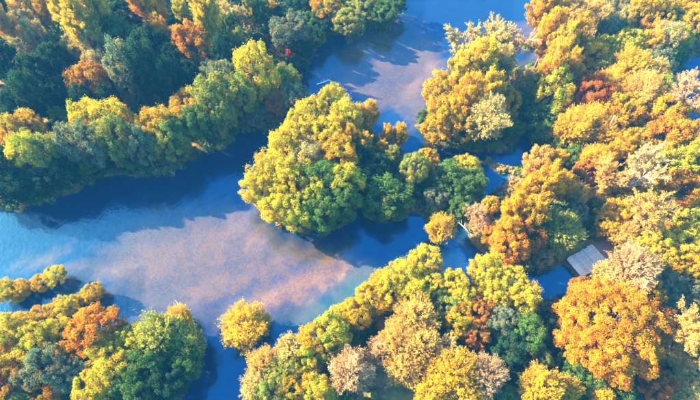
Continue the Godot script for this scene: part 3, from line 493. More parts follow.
		["W",6,"yellow",-38.8,-14.5,2.86,1.15,63,"yellow clump-crowned willow on the shallows shore beside a grey-green willow"],
		["W",3,"green",-32.6,-14.5,3.02,1.11,232,"green clump-crowned willow on the shallows shore beside a yellow willow"],
		["W",2,"dark",-28.0,-15.4,2.88,1.07,153,"dark green clump-crowned willow on the shallows shore"],
		["W",7,"lime",-34.8,-18.5,2.61,1.07,32,"yellow-green clump-crowned willow on the shallows shore between yellow and green trees"],
		["O",4,"olive",-28.0,-19.1,1.95,1.16,271,"small olive broad leafy tree on the shallows shore"],
		["R",3,"gold",-17.5,-24.8,4.21,0.59,354,"low golden tree alone on a tiny islet by the sandbar"],
		["R",5,"peach",-15.4,-26.0,2.07,0.58,156,"small peach-coloured fine-twigged round tree on the shallows shore"],
		["B",2,"dark",-57.8,-14.5,2.57,0.99,160,"dark green low bush on the shallows shore"],
		["W",0,"olive",-51.0,-11.3,2.76,1.07,73,"olive clump-crowned willow on the shallows shore"],
	],
}

# leaf colours (linear base colours)
const LEAF := {
	"gold": Color(0.86, 0.53, 0.012), "yellow": Color(0.86, 0.66, 0.025), "lime": Color(0.68, 0.61, 0.03),
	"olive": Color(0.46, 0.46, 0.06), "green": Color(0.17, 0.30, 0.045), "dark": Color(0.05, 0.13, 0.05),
	"orange": Color(0.90, 0.42, 0.012), "ember": Color(0.78, 0.24, 0.02), "rust": Color(0.70, 0.29, 0.03), "red": Color(0.55, 0.07, 0.03),
	"pink": Color(0.76, 0.48, 0.2), "peach": Color(0.84, 0.53, 0.09), "tan": Color(0.72, 0.56, 0.15),
	"grey": Color(0.32, 0.35, 0.15), "white": Color(0.72, 0.53, 0.16), "bone": Color(0.6, 0.42, 0.14),
}

var rng := RandomNumberGenerator.new()
var leaf_mats := {}
var bark: StandardMaterial3D
var pale_bark: StandardMaterial3D
var white_bark: StandardMaterial3D
var protos := {}
var counts := {}
var V := PackedVector3Array()
var N := PackedVector3Array()
var C := PackedColorArray()
var I := PackedInt32Array()

# the land: a distance field on a grid of one metre
const GX0 := -130.0
const GZ0 := -150.0
const GW := 260
const GH := 160
var field := PackedFloat32Array()
var rough := FastNoiseLite.new()
var fine := FastNoiseLite.new()


func _ready():
	# --- camera, sky, sun, exposure
	var cam := Camera3D.new()
	cam.name = "camera"
	cam.position = Vector3(0, 80, 0)
	cam.rotation_degrees = Vector3(-57, 0, 0)
	cam.fov = 46.4
	cam.far = 3000.0
	add_child(cam)
	cam.current = true
	var env := Environment.new()
	env.background_mode = Environment.BG_SKY
	var sm := ProceduralSkyMaterial.new()
	sm.sky_top_color = Color(0.17, 0.46, 0.70)
	sm.sky_horizon_color = Color(0.50, 0.74, 0.88)
	sm.sky_curve = 0.15
	sm.ground_bottom_color = Color(0.10, 0.12, 0.12)
	sm.ground_horizon_color = Color(0.50, 0.74, 0.88)
	sm.energy_multiplier = 1.0
	sm.sun_angle_max = 70.0
	sm.sun_curve = 0.3
	var sky := Sky.new()
	sky.sky_material = sm
	env.sky = sky
	env.tonemap_mode = Environment.TONE_MAPPER_LINEAR
	env.tonemap_exposure = 6.5
	env.sdfgi_enabled = true
	env.ssao_enabled = true
	env.ssil_enabled = true
	env.fog_enabled = true
	env.fog_density = 0.0003
	env.fog_light_color = Color(0.3, 0.72, 1.0)
	var we := WorldEnvironment.new()
	we.name = "world_environment"
	we.environment = env
	add_child(we)
	var sun := DirectionalLight3D.new()
	sun.name = "sun"
	sun.light_energy = 1.6
	sun.light_color = Color(1.0, 0.95, 0.83)
	sun.light_angular_distance = 0.5
	sun.shadow_enabled = true
	add_child(sun)
	var high := deg_to_rad(30.0)
	var az := deg_to_rad(18.0)
	var to := Vector3(cos(az) * cos(high), -sin(high), sin(az) * cos(high))
	sun.look_at_from_position(Vector3(-80, 60, -80), Vector3(-80, 60, -80) + to, Vector3.UP)

	# --- the setting
	rng.seed = 71
	rough.seed = 3
	rough.frequency = 0.045
	rough.fractal_octaves = 4
	fine.seed = 9
	fine.frequency = 0.35
	fine.fractal_octaves = 3
	make_materials()
	make_field()
	make_ground()
	make_water()
	print("ground done")
	make_undergrowth()
	make_reeds()
	# --- things
	make_jetty()
	make_small_things()
	for zone in TREES:
		for row in TREES[zone]:
			plant(row, zone)
	print("trees done")


# ---------------------------------------------------------------- helpers
func numbered(called: String) -> String:
	var n: int = counts.get(called, 0)
	counts[called] = n + 1
	return called if n == 0 else "%s_%03d" % [called, n]


func tag(o: Node, label: String, category: String, group := "", kind := ""):
	if label: o.set_meta("label", label)
	if category: o.set_meta("category", category)
	if group: o.set_meta("group", group)
	if kind: o.set_meta("kind", kind)


func start():
	V = PackedVector3Array()
	N = PackedVector3Array()
	C = PackedColorArray()
	I = PackedInt32Array()


func finish(colored := false) -> ArrayMesh:
	var a := []
	a.resize(Mesh.ARRAY_MAX)
	a[Mesh.ARRAY_VERTEX] = V
	a[Mesh.ARRAY_NORMAL] = N
	if colored: a[Mesh.ARRAY_COLOR] = C
	a[Mesh.ARRAY_INDEX] = I
	var m := ArrayMesh.new()
	m.add_surface_from_arrays(Mesh.PRIMITIVE_TRIANGLES, a)
	return m


func inst(called: String, mesh: Mesh, mat: Material, parent: Node) -> MeshInstance3D:
	var o := MeshInstance3D.new()
	o.name = called
	o.mesh = mesh
	o.material_override = mat
	parent.add_child(o, true)
	return o


func any_dir() -> Vector3:
	var y := rng.randf_range(-1.0, 1.0)
	var t := rng.randf() * TAU
	var s := sqrt(1.0 - y * y)
	return Vector3(s * cos(t), y, s * sin(t))


func side_of(d: Vector3) -> Vector3:
	var s := d.cross(Vector3.UP if absf(d.y) < 0.9 else Vector3.RIGHT)
	return s.normalized()


# one leaf spray: a lozenge along ALONG whose face looks towards OUT
func leaf(p: Vector3, along: Vector3, out: Vector3, l: float, w: float, c: Color):
	var s := out.cross(along).normalized() * (w * 0.5)
	var a := s.cross(out).normalized() * (l * 0.5)
	var n := V.size()
	V.push_back(p - a); V.push_back(p + s); V.push_back(p + a); V.push_back(p - s)
	N.push_back(out); N.push_back(out); N.push_back(out); N.push_back(out)
	C.push_back(c); C.push_back(c); C.push_back(c); C.push_back(c)
	I.push_back(n); I.push_back(n + 1); I.push_back(n + 2)
	I.push_back(n); I.push_back(n + 2); I.push_back(n + 3)


# a tapered limb from A to B in SIDES flats
func limb(a: Vector3, b: Vector3, ra: float, rb: float, sides := 5):
	var d := (b - a).normalized()
	var u := side_of(d)
	var v := d.cross(u)
	var n := V.size()
	for k in sides:
		var t := TAU * k / sides
		var o := u * cos(t) + v * sin(t)
		V.push_back(a + o * ra); V.push_back(b + o * rb)
		N.push_back(o); N.push_back(o)
	for k in sides:
		var i := n + 2 * k
		var j := n + 2 * ((k + 1) % sides)
		I.push_back(i); I.push_back(i + 1); I.push_back(j)
		I.push_back(j); I.push_back(i + 1); I.push_back(j + 1)


func bent_limb(a: Vector3, b: Vector3, ra: float, rb: float, sag: float, sides := 5, steps := 3):
	var bend := any_dir() * sag * a.distance_to(b)
	var last := a
	for k in range(1, steps + 1):
		var t := float(k) / steps
		var p := a.lerp(b, t) + bend * sin(t * PI)
		limb(last, p, lerpf(ra, rb, t - 1.0 / steps), lerpf(ra, rb, t), sides)
		last = p


func tint(spread: float, green := 0.0) -> Color:
	var b := 1.0 - rng.randf() * spread
	var warm := rng.randf_range(-1.0, 1.0) * spread * 0.45
	return Color(clampf(b * (1.0 + warm) * (1.0 - 0.42 * green), 0, 1), clampf(b * (1.0 - 0.25 * absf(warm)) , 0, 1), clampf(b * (1.0 - warm), 0, 1))


func shift(c: Color) -> Color:
	var k := 1.0 - rng.randf() * 0.22
	return Color(c.r * k, c.g * k * (1.0 - rng.randf() * 0.10), c.b * k)


# ---------------------------------------------------------------- materials
func make_materials():
	for key in LEAF:
		var m := StandardMaterial3D.new()
		m.resource_name = "leaves_" + key
		m.albedo_color = (LEAF[key] as Color).linear_to_srgb()
		m.vertex_color_use_as_albedo = true
		m.roughness = 0.9
		m.metallic_specular = 0.12
		m.cull_mode = BaseMaterial3D.CULL_DISABLED
		m.backlight_enabled = true
		m.backlight = Color(0.95, 0.95, 0.75)
		leaf_mats[key] = m
	bark = StandardMaterial3D.new()
	bark.resource_name = "bark"
	bark.albedo_color = Color(0.14, 0.10, 0.07).linear_to_srgb()
	bark.roughness = 0.95
	pale_bark = StandardMaterial3D.new()
	pale_bark.resource_name = "pale_bark"
	pale_bark.albedo_color = Color(0.46, 0.31, 0.19).linear_to_srgb()
	pale_bark.roughness = 0.9
	white_bark = pale_bark.duplicate()
	white_bark.resource_name = "white_bark"
	white_bark.albedo_color = Color(0.78, 0.72, 0.64).linear_to_srgb()


# ---------------------------------------------------------------- land field
func to_poly(p: Vector2, q: Array) -> float:
	# signed distance, negative inside
	var best := 1e9
	var inside := false
	var n := q.size()
	var b: Vector2 = q[n - 1]
	for k in n:
		var a: Vector2 = q[k]
		var e := b - a
		var w := p - a
		var d := w - e * clampf(w.dot(e) / e.length_squared(), 0.0, 1.0)
		best = minf(best, d.length_squared())
		if (a.y > p.y) != (b.y > p.y) and p.x < (b.x - a.x) * (p.y - a.y) / (b.y - a.y) + a.x:
			inside = not inside
		b = a
	return -sqrt(best) if inside else sqrt(best)


func make_field():
	# positive on land, in metres from the waterline
	field.resize(GW * GH)
	for j in GH:
		for i in GW:
			var p := Vector2(GX0 + i, GZ0 + j)
			var d := 1e9
			for k in ["L1", "L2", "L3", "L4", "L5", "L6"]:
				d = minf(d, to_poly(p, SHAPES[k]))
			for k in ["C1", "C2", "C3"]:
				d = maxf(d, -to_poly(p, SHAPES[k]))
			field[j * GW + i] = -d
	# ground under every tree, so that each stands on land
	for zone in TREES:
		for row in TREES[zone]:
			var c := Vector2(row[3], row[4])
			var rad: float = row[5] * 0.42
			for j in range(int(c.y - GZ0) - 6, int(c.y - GZ0) + 8):
				for i in range(int(c.x - GX0) - 6, int(c.x - GX0) + 8):
					if i < 0 or j < 0 or i >= GW or j >= GH: continue
					var d := rad - c.distance_to(Vector2(GX0 + i, GZ0 + j))
					var at := j * GW + i
					field[at] = maxf(field[at], d)


func land(x: float, z: float) -> float:
	var fx := clampf(x - GX0, 0.0, GW - 1.001)
	var fz := clampf(z - GZ0, 0.0, GH - 1.001)
	var i := int(fx)
	var j := int(fz)
	var u := fx - i
	var v := fz - j
	var at := j * GW + i
	return lerpf(lerpf(field[at], field[at + 1], u), lerpf(field[at + GW], field[at + GW + 1], u), v)


func ground_height(x: float, z: float) -> float:
	var d := land(x, z) + rough.get_noise_2d(x * 3.0, z * 3.0) * 0.9
	var y := 0.0
	if d > 0.0:
		y = 0.75 * (1.0 - exp(-d * 0.9)) + maxf(0.0, d - 1.0) * 0.01
	else:
		y = maxf(-2.2, d * 0.28)
	return y + rough.get_noise_2d(x * 4.0 + 40.0, z * 4.0) * 0.12 * clampf(absf(d), 0.0, 1.0)


func make_ground():
	# bed and soil colours, laid over the sheet from above, 7 pixels a metre
	var w := 1560
	var h := 960
	var mask := {}
	for k in ["S1", "S2", "S3", "S4", "S5", "S6", "S7"]:
		var im := Image.create_empty(GW, GH, false, Image.FORMAT_RF)
		var q: Array = SHAPES[k]
		var lo := Vector2(1e9, 1e9)
		var hi := -lo
		for p in q:
			lo = lo.min(p); hi = hi.max(p)
		for j in GH:
			for i in GW:
				var p := Vector2(GX0 + i, GZ0 + j)
				var v := -9.0
				if p.x > lo.x - 9 and p.y > lo.y - 9 and p.x < hi.x + 9 and p.y < hi.y + 9:
					v = maxf(-9.0, -to_poly(p, q))
				im.set_pixel(i, j, Color(v, 0, 0))
		im.resize(w, h, Image.INTERPOLATE_BILINEAR)
		mask[k] = im.get_data().to_float32_array()
	var li := Image.create_empty(GW, GH, false, Image.FORMAT_RF)
	for j in GH:
		for i in GW:
			li.set_pixel(i, j, Color(field[j * GW + i], 0, 0))
	li.resize(w, h, Image.INTERPOLATE_BILINEAR)
	var shore := li.get_data().to_float32_array()
	var noises := []
	for k in 4:
		var nz := FastNoiseLite.new()
		nz.seed = 20 + k
		nz.frequency = [0.012, 0.045, 0.16, 0.4][k]
		nz.fractal_octaves = [4, 4, 3, 2][k]
		noises.append(nz.get_image(w, h, false, false, false).get_data())
	var bytes := PackedByteArray()
	bytes.resize(w * h * 3)
	var silt := Vector3(0.006, 0.034, 0.085)
	var sand := Vector3(0.185, 0.105, 0.046)
	var mud := Vector3(0.10, 0.072, 0.048)
	var sand2 := Vector3(0.27, 0.132, 0.04)
	var weed := Vector3(0.075, 0.075, 0.065)
	var algae := Vector3(0.04, 0.095, 0.06)
	var soil := Vector3(0.13, 0.085, 0.045)
	var grass := Vector3(0.09, 0.12, 0.035)
	var litter := Vector3(0.28, 0.15, 0.045)
	var n0: PackedByteArray = noises[0]
	var n1: PackedByteArray = noises[1]
	var n2: PackedByteArray = noises[2]
	var n3: PackedByteArray = noises[3]
	var m1: PackedFloat32Array = mask["S1"]
	var m2: PackedFloat32Array = mask["S2"]
	var m3: PackedFloat32Array = mask["S3"]
	var m4: PackedFloat32Array = mask["S4"]
	var m5: PackedFloat32Array = mask["S5"]
	var m6: PackedFloat32Array = mask["S6"]
	var m7: PackedFloat32Array = mask["S7"]
	for p in w * h:
		var a := n0[p] / 127.5 - 1.0
		var b := n1[p] / 127.5 - 1.0
		var c := n2[p] / 127.5 - 1.0
		var e := n3[p] / 127.5 - 1.0
		var col: Vector3
		var s := shore[p] + b * 0.7 + c * 0.3
		if s > 0.0:
			col = soil.lerp(grass, clampf(0.5 + a * 1.2 + b * 0.8, 0, 1)).lerp(litter, clampf(0.35 + b * 0.9 + c * 0.9, 0, 1))
			if s < 0.8: col = col.lerp(sand * 0.4, 0.5)
		else:
			col = silt
			var al := clampf(0.5 + (m4[p] + a * 4.0 + b * 2.0) * 0.25, 0.0, 1.0)
			col = col.lerp(algae, al * 0.9)
			var k := maxf(maxf(m1[p], m2[p]), maxf(m3[p] - 3.5, m5[p]))
			var t := clampf(0.55 + (k + a * 4.0 + b * 2.2) * 0.17, 0.0, 1.0)
			t *= 1.0 - 0.6 * clampf(0.4 + (m7[p] + b * 1.6 + c * 0.8) * 0.4, 0.0, 1.0)
			t *= 1.0 - 0.45 * clampf((absf(b + a * 0.5) * -6.0 + 1.0) * (1.0 - t * 0.4), 0.0, 1.0)
			var grain := clampf(c * 1.3 + e * 0.9 + b * 0.9, -1.0, 1.0)
			var bar := clampf(0.5 + (m6[p] + b * 1.6 + c * 0.7) * 0.5, 0.0, 1.0)
			var here := sand.lerp(mud, clampf(0.35 + a * 1.6 + b * 0.7 - bar, 0.0, 1.0)).lerp(sand2, bar)
			here = here.lerp(weed, clampf(grain * 0.9 - 0.2 - bar * 0.15, 0.0, 0.55))
			here *= 1.0 + 0.2 * e + 0.12 * c + 0.2 * b
			col = col.lerp(here, t)
		col *= 1.0 + 0.18 * e
		var srgb := Color(col.x, col.y, col.z).linear_to_srgb()
		bytes[p * 3] = clampi(int(srgb.r * 255), 0, 255)
		bytes[p * 3 + 1] = clampi(int(srgb.g * 255), 0, 255)
		bytes[p * 3 + 2] = clampi(int(srgb.b * 255), 0, 255)
	var img := Image.create_from_data(w, h, false, Image.FORMAT_RGB8, bytes)
	var mat := StandardMaterial3D.new()
	mat.resource_name = "soil_and_river_bed"
	mat.albedo_texture = ImageTexture.create_from_image(img)
	mat.texture_repeat = false
	mat.roughness = 0.95
	mat.metallic_specular = 0.2
	# one sheet: fine where the trees stand, wide beyond
	var xs := PackedFloat32Array([-900.0, -400.0, -200.0])
	var zs := PackedFloat32Array([-1200.0, -500.0, -230.0])
	for k in 347: xs.push_back(GX0 + 0.75 * k)
	for k in 213: zs.push_back(GZ0 + 0.75 * k)
	for v in [200.0, 400.0, 900.0]: xs.push_back(v)
	for v in [40.0, 120.0, 500.0]: zs.push_back(v)
	start()
	var uvs := PackedVector2Array()
	for z in zs:
		for x in xs:
			V.push_back(Vector3(x, ground_height(x, z), z))
			uvs.push_back(Vector2((x - GX0 + 0.5) / GW, (z - GZ0 + 0.5) / GH))
	var nx := xs.size()
	var nz := zs.size()
	for j in nz:
		for i in nx:
			var l := V[j * nx + maxi(i - 1, 0)]
			var r := V[j * nx + mini(i + 1, nx - 1)]
			var f := V[maxi(j - 1, 0) * nx + i]
			var b := V[mini(j + 1, nz - 1) * nx + i]
			N.push_back((b - f).cross(r - l).normalized())
	for j in nz - 1:
		for i in nx - 1:
			var k := j * nx + i
			I.push_back(k); I.push_back(k + 1); I.push_back(k + nx)
			I.push_back(k + 1); I.push_back(k + nx + 1); I.push_back(k + nx)
	var arr := []
	arr.resize(Mesh.ARRAY_MAX)
	arr[Mesh.ARRAY_VERTEX] = V
	arr[Mesh.ARRAY_NORMAL] = N
	arr[Mesh.ARRAY_TEX_UV] = uvs
	arr[Mesh.ARRAY_INDEX] = I
	var mesh := ArrayMesh.new()
	mesh.add_surface_from_arrays(Mesh.PRIMITIVE_TRIANGLES, arr)
	var o := inst("ground", mesh, mat, self)
	tag(o, "brown wooded land and sandy river bed", "ground", "", "structure")


func make_water():
	var mat := StandardMaterial3D.new()
	mat.resource_name = "river_water"
	mat.transparency = BaseMaterial3D.TRANSPARENCY_ALPHA
	mat.albedo_color = Color(Color(0.05, 0.21, 0.34).linear_to_srgb(), 0.29)
	mat.roughness = 0.14
	mat.metallic = 0.95
	mat.metallic_specular = 0.5
	var murk := NoiseTexture2D.new()
	var mn := FastNoiseLite.new()
	mn.seed = 15
	mn.frequency = 0.012
	mn.fractal_octaves = 4
	var mg := Gradient.new()
	mg.set_color(0, Color(0.86, 0.92, 0.94))
	mg.set_color(1, Color(1, 1, 1))
	murk.width = 512
	murk.height = 512
	murk.seamless = true
	murk.noise = mn
	murk.color_ramp = mg
	mat.albedo_texture = murk
	var nz := FastNoiseLite.new()
	nz.seed = 5
	nz.frequency = 0.02
	nz.fractal_octaves = 3
	var t := NoiseTexture2D.new()
	t.width = 512
	t.height = 512
	t.seamless = true
	t.as_normal_map = true
	t.bump_strength = 2.0
	t.noise = nz
	mat.normal_enabled = true
	mat.normal_texture = t
	mat.normal_scale = 0.5
	mat.uv1_triplanar = true
	mat.uv1_world_triplanar = true
	mat.uv1_scale = Vector3(0.09, 0.09, 0.09)
	var pm := PlaneMesh.new()
	pm.size = Vector2(1790, 1690)
	var o := inst("river_water", pm, mat, self)
	o.position = Vector3(0, 0, -350)
	tag(o, "blue river water over sandy shallows", "water", "", "structure")


# ---------------------------------------------------------------- undergrowth
func make_undergrowth():
	start()
	for k in 70:
		var d := any_dir()
		d.y = absf(d.y)
		var p := d * rng.randf_range(0.25, 0.75)
		leaf(p, (d + any_dir() * 0.8).normalized(), (d + any_dir() * 0.7).normalized(), 0.42, 0.22, Color(1, 1, 1) * rng.randf_range(0.7, 1.0))
	var clump := finish(true)
	var m := StandardMaterial3D.new()
	m.resource_name = "undergrowth"
	m.vertex_color_use_as_albedo = true
	m.roughness = 0.8
	m.metallic_specular = 0.2
	m.cull_mode = BaseMaterial3D.CULL_DISABLED
	m.backlight_enabled = true
	m.backlight = Color(0.4, 0.45, 0.3)
	var spots := []
	for k in 26000:
		var x := rng.randf_range(-118, 118)
		var z := rng.randf_range(-138, 4)
		if absf(x) > 62.0 - z * 0.5: continue
		var d := land(x, z)
		if d < 0.35: continue
		if Vector2(x - 9.0, z + 15.5).length() < 4.5 and rng.randf() < 0.93: continue
		if Rect2(39, -43, 17, 10).has_point(Vector2(x, z)): continue
		spots.append(Vector3(x, ground_height(x, z) - 0.05, z))
	var mm := MultiMesh.new()
	mm.transform_format = MultiMesh.TRANSFORM_3D
	mm.use_colors = true
	mm.mesh = clump
	mm.instance_count = spots.size()
	for k in spots.size():
		var s := rng.randf_range(0.7, 1.9)
		mm.set_instance_transform(k, Transform3D(Basis(Vector3.UP, rng.randf() * TAU).scaled(Vector3(s, s * rng.randf_range(0.6, 1.1), s)), spots[k]))
		var q := rough.get_noise_2d(spots[k].x * 1.6, spots[k].z * 1.6) + rng.randf_range(-0.3, 0.3)
		var c := Color(0.07, 0.14, 0.035) if q < 0.12 else Color(0.24, 0.20, 0.05) if q < 0.38 else Color(0.38, 0.19, 0.05)
		mm.set_instance_color(k, c)
	var o := MultiMeshInstance3D.new()
	o.name = "undergrowth"
	o.multimesh = mm
	o.material_override = m
	add_child(o)
	tag(o, "low leafy undergrowth covering the ground beneath the trees", "undergrowth", "", "stuff")


func make_reeds():
	start()
	for k in 26:
		var a := rng.randf() * TAU
		var d := Vector3(cos(a) * 0.35, 1.0, sin(a) * 0.35).normalized()
		var foot := Vector3(cos(a), 0, sin(a)) * rng.randf_range(0.0, 0.35)
		leaf(foot + d * 0.55, (d + any_dir() * 0.15).normalized(), side_of(d), rng.randf_range(0.8, 1.3), 0.07, Color(1, 1, 1) * rng.randf_range(0.7, 1.0))
	var tuft := finish(true)
	var m := StandardMaterial3D.new()
	m.resource_name = "reeds"
	m.vertex_color_use_as_albedo = true
	m.roughness = 0.85
	m.metallic_specular = 0.15
	m.cull_mode = BaseMaterial3D.CULL_DISABLED
	m.backlight_enabled = true
	m.backlight = Color(0.5, 0.55, 0.35)
	var spots := []
	for k in 60000:
		var x := rng.randf_range(-118, 118)
		var z := rng.randf_range(-138, 4)
		if absf(x) > 62.0 - z * 0.5: continue
		var y := ground_height(x, z)
		if y < -0.22 or y > 0.34: continue
		var grow := rough.get_noise_2d(x * 1.3 + 90.0, z * 1.3)
		if grow < -0.05 + rng.randf_range(-0.1, 0.1): continue
		if Rect2(36, -42, 14, 9).has_point(Vector2(x, z)): continue
		spots.append(Vector3(x, y - 0.05, z))
	var mm := MultiMesh.new()
	mm.transform_format = MultiMesh.TRANSFORM_3D
	mm.use_colors = true
	mm.mesh = tuft
	mm.instance_count = spots.size()
	for k in spots.size():
		var s := rng.randf_range(0.5, 1.2)
		mm.set_instance_transform(k, Transform3D(Basis(Vector3.UP, rng.randf() * TAU).scaled(Vector3(s * 1.3, s, s * 1.3)), spots[k]))
		mm.set_instance_color(k, Color(0.16, 0.27, 0.05) if rng.randf() < 0.6 else Color(0.42, 0.31, 0.11))
	var o := MultiMeshInstance3D.new()
	o.name = "shore_reeds"
	o.multimesh = mm
	o.material_override = m
	add_child(o)
	tag(o, "green and straw-coloured reeds fringing the waterline", "reeds", "", "stuff")


# ---------------------------------------------------------------- jetty
func box(st: SurfaceTool, at: Vector3, size: Vector3):
	var b := BoxMesh.new()
	b.size = size
	st.append_from(b, 0, Transform3D(Basis.IDENTITY, at))


func box_mesh(size: Vector3) -> ArrayMesh:
	# a box with chamfered long edges along x
	start()
	var c := minf(size.y, size.z) * 0.14
	var hy := size.y * 0.5
	var hz := size.z * 0.5
	var hx := size.x * 0.5
	var ring := [Vector2(-hy + c, -hz), Vector2(hy - c, -hz), Vector2(hy, -hz + c), Vector2(hy, hz - c), Vector2(hy - c, hz), Vector2(-hy + c, hz), Vector2(-hy, hz - c), Vector2(-hy, -hz + c)]
	var st := SurfaceTool.new()
	st.begin(Mesh.PRIMITIVE_TRIANGLES)
	st.set_smooth_group(-1)
	for k in 8:
		var a: Vector2 = ring[k]
		var b: Vector2 = ring[(k + 1) % 8]
		var p := [Vector3(-hx, a.x, a.y), Vector3(hx, a.x, a.y), Vector3(hx, b.x, b.y), Vector3(-hx, b.x, b.y)]
		for q in [0, 2, 1, 0, 3, 2]: st.add_vertex(p[q])
	for s in [-1, 1]:
		for k in range(1, 7):
			var a: Vector2 = ring[0]
			var b: Vector2 = ring[k]
			var d: Vector2 = ring[k + 1]
			var tri := [Vector3(s * hx, a.x, a.y), Vector3(s * hx, b.x, b.y), Vector3(s * hx, d.x, d.y)]
			for q in ([0, 1, 2] if s > 0 else [0, 2, 1]): st.add_vertex(tri[q])
	st.generate_normals()
	return st.commit()


func wood(c: Color, called: String) -> StandardMaterial3D:
	var m := StandardMaterial3D.new()
	m.resource_name = called
	var nz := FastNoiseLite.new()
	nz.seed = called.length()
	nz.frequency = 0.02
	nz.fractal_octaves = 4
	var g := Gradient.new()
	g.set_color(0, c.darkened(0.3))
	g.set_color(1, c.lightened(0.12))
	var t := NoiseTexture2D.new()
	t.width = 256
	t.height = 256
	t.seamless = true
	t.noise = nz
	t.color_ramp = g
	m.albedo_texture = t
	m.uv1_triplanar = true
	m.uv1_scale = Vector3(0.25, 2.0, 2.0)
	m.roughness = 0.85
	return m


func make_jetty():
	var root := Node3D.new()
	root.name = "wooden_jetty"
	add_child(root)
	root.position = Vector3(41.2, 0.0, -36.3)
	root.rotation.y = deg_to_rad(28.0)
	tag(root, "weathered grey plank jetty reaching over the dark inlet", "jetty")
	var mats := [wood(Color(0.86, 0.80, 0.75), "plank_grey"), wood(Color(0.80, 0.74, 0.70), "plank_greyer_wood"), wood(Color(0.90, 0.83, 0.75), "plank_pale")]
	var dark := wood(Color(0.30, 0.24, 0.20), "jetty_beam")
	# local x runs inland, z across
	var plank := box_mesh(Vector3(4.2, 0.06, 0.24))
	for k in 25:
		var o := inst("plank", plank, mats[rng.randi() % 3], root)
		o.rotation.y = PI / 2.0 + rng.randf_range(-0.008, 0.008)
		o.position = Vector3(0.15 + k * 0.262, 1.13 + rng.randf_range(-0.012, 0.012), rng.randf_range(-0.14, 0.14))
	var beam := box_mesh(Vector3(6.9, 0.2, 0.16))
	for s in [-1.7, 0.0, 1.7]:
		var o := inst("beam", beam, dark, root)
		o.position = Vector3(3.4, 0.99, s)
	for x in [0.3, 2.4, 4.5]:
		for s in [-1.95, 1.95]:
			start()
			limb(Vector3.ZERO, Vector3(0, 2.85, 0), 0.12, 0.11, 8)
			limb(Vector3(0, 2.85, 0), Vector3(0, 2.88, 0), 0.11, 0.02, 8)
			var o := inst("post", finish(), dark, root)
			o.position = Vector3(x, -1.35, s * 1.1)


# ---------------------------------------------------------------- logs, path, small things
func make_small_things():
	# the trodden path that leads inland from the jetty
	var from := [Vector2(46.9, -39.6), Vector2(50.0, -41.0), Vector2(54.0, -41.6), Vector2(59.0, -43.5), Vector2(64.0, -47.0)]
	var st := SurfaceTool.new()
	st.begin(Mesh.PRIMITIVE_TRIANGLES)
	var pts := []
	for k in from.size() - 1:
		for q in 6: pts.append((from[k] as Vector2).lerp(from[k + 1], q / 6.0))
	for k in pts.size():
		var d: Vector2 = (pts[mini(k + 1, pts.size() - 1)] - pts[maxi(k - 1, 0)]).normalized().orthogonal()
		for s in 5:
			var p: Vector2 = pts[k] + d * (s - 2) * (0.75 + 0.2 * fine.get_noise_1d(k * 3.0 + s * 90.0))
			st.set_uv(p)
			st.add_vertex(Vector3(p.x, ground_height(p.x, p.y) + 0.07, p.y))
	for k in pts.size() - 1:
		for s in 4:
			var a := k * 5 + s
			for q in [a, a + 5, a + 1, a + 1, a + 5, a + 6]: st.add_index(q)
	st.generate_normals()
	var m := wood(Color(0.56, 0.44, 0.38), "trodden_earth_path")
	m.uv1_scale = Vector3(0.4, 0.4, 0.4)
	var o := inst("path", st.commit(), m, self)
	tag(o, "trodden earth path leading inland from the jetty", "path", "", "structure")
	# dead wood lying in the shallows
	var dead := [
		[Vector3(33.0, 0.1, -66.2), 200.0, 5.0, "pale fallen branch lying in the narrow channel below the fork islet"],
		[Vector3(-6.6, 0.1, -86.0), 20.0, 3.2, "short pale branch adrift off the tip of the spit"],
		[Vector3(22.5, 0.15, -45.0), 130.0, 4.0, "bleached fallen trunk on the muddy jetty point"],
		[Vector3(-31.0, 0.05, -28.0), 75.0, 3.6, "pale snag stuck in the sandbar shallows near a tiny islet"],
	]
	for row in dead:
		start()
		var l: float = row[2]
		bent_limb(Vector3(-l * 0.5, 0, 0), Vector3(l * 0.5, 0.35, 0), 0.15, 0.05, 0.06, 6, 5)
		var body := finish()
		var root := Node3D.new()
		root.name = numbered("fallen_branch")
		add_child(root)
		root.position = row[0]
		root.rotation.y = deg_to_rad(row[1])
		tag(root, row[3], "branch", "dead wood in the shallows")
		inst("stem", body, white_bark, root)
		for k in 6:
			start()
			bent_limb(Vector3.ZERO, Vector3(rng.randf_range(0.3, 0.9), rng.randf_range(0.1, 0.7), rng.randf_range(-0.9, 0.9)), 0.05, 0.015, 0.1, 4, 3)
			var o2 := inst("side_branch", finish(), white_bark, root)
			o2.position = Vector3(lerpf(-l * 0.2, l * 0.48, k / 5.0), lerpf(0.1, 0.34, k / 5.0), 0)


# ---------------------------------------------------------------- trees
func trunk_mesh(h: float, r: float, tips: Array, sides := 6) -> ArrayMesh:
	start()
	var top := Vector3(rng.randf_range(-0.15, 0.15), h, rng.randf_range(-0.15, 0.15))
	limb(Vector3(0, -0.5, 0), Vector3(0, 0.25, 0), r * 1.5, r * 1.05, sides)
	bent_limb(Vector3(0, 0.25, 0), top, r * 1.05, r * 0.45, 0.03, sides, 4)
	for p in tips:
		var q: Vector3 = p
		var a := Vector3(0, clampf(q.y * 0.55, h * 0.3, h * 0.95), 0)
		a.x = top.x * a.y / h
		a.z = top.z * a.y / h
		bent_limb(a, q, r * 0.4, r * 0.08, 0.08, 4, 3)
	return finish()


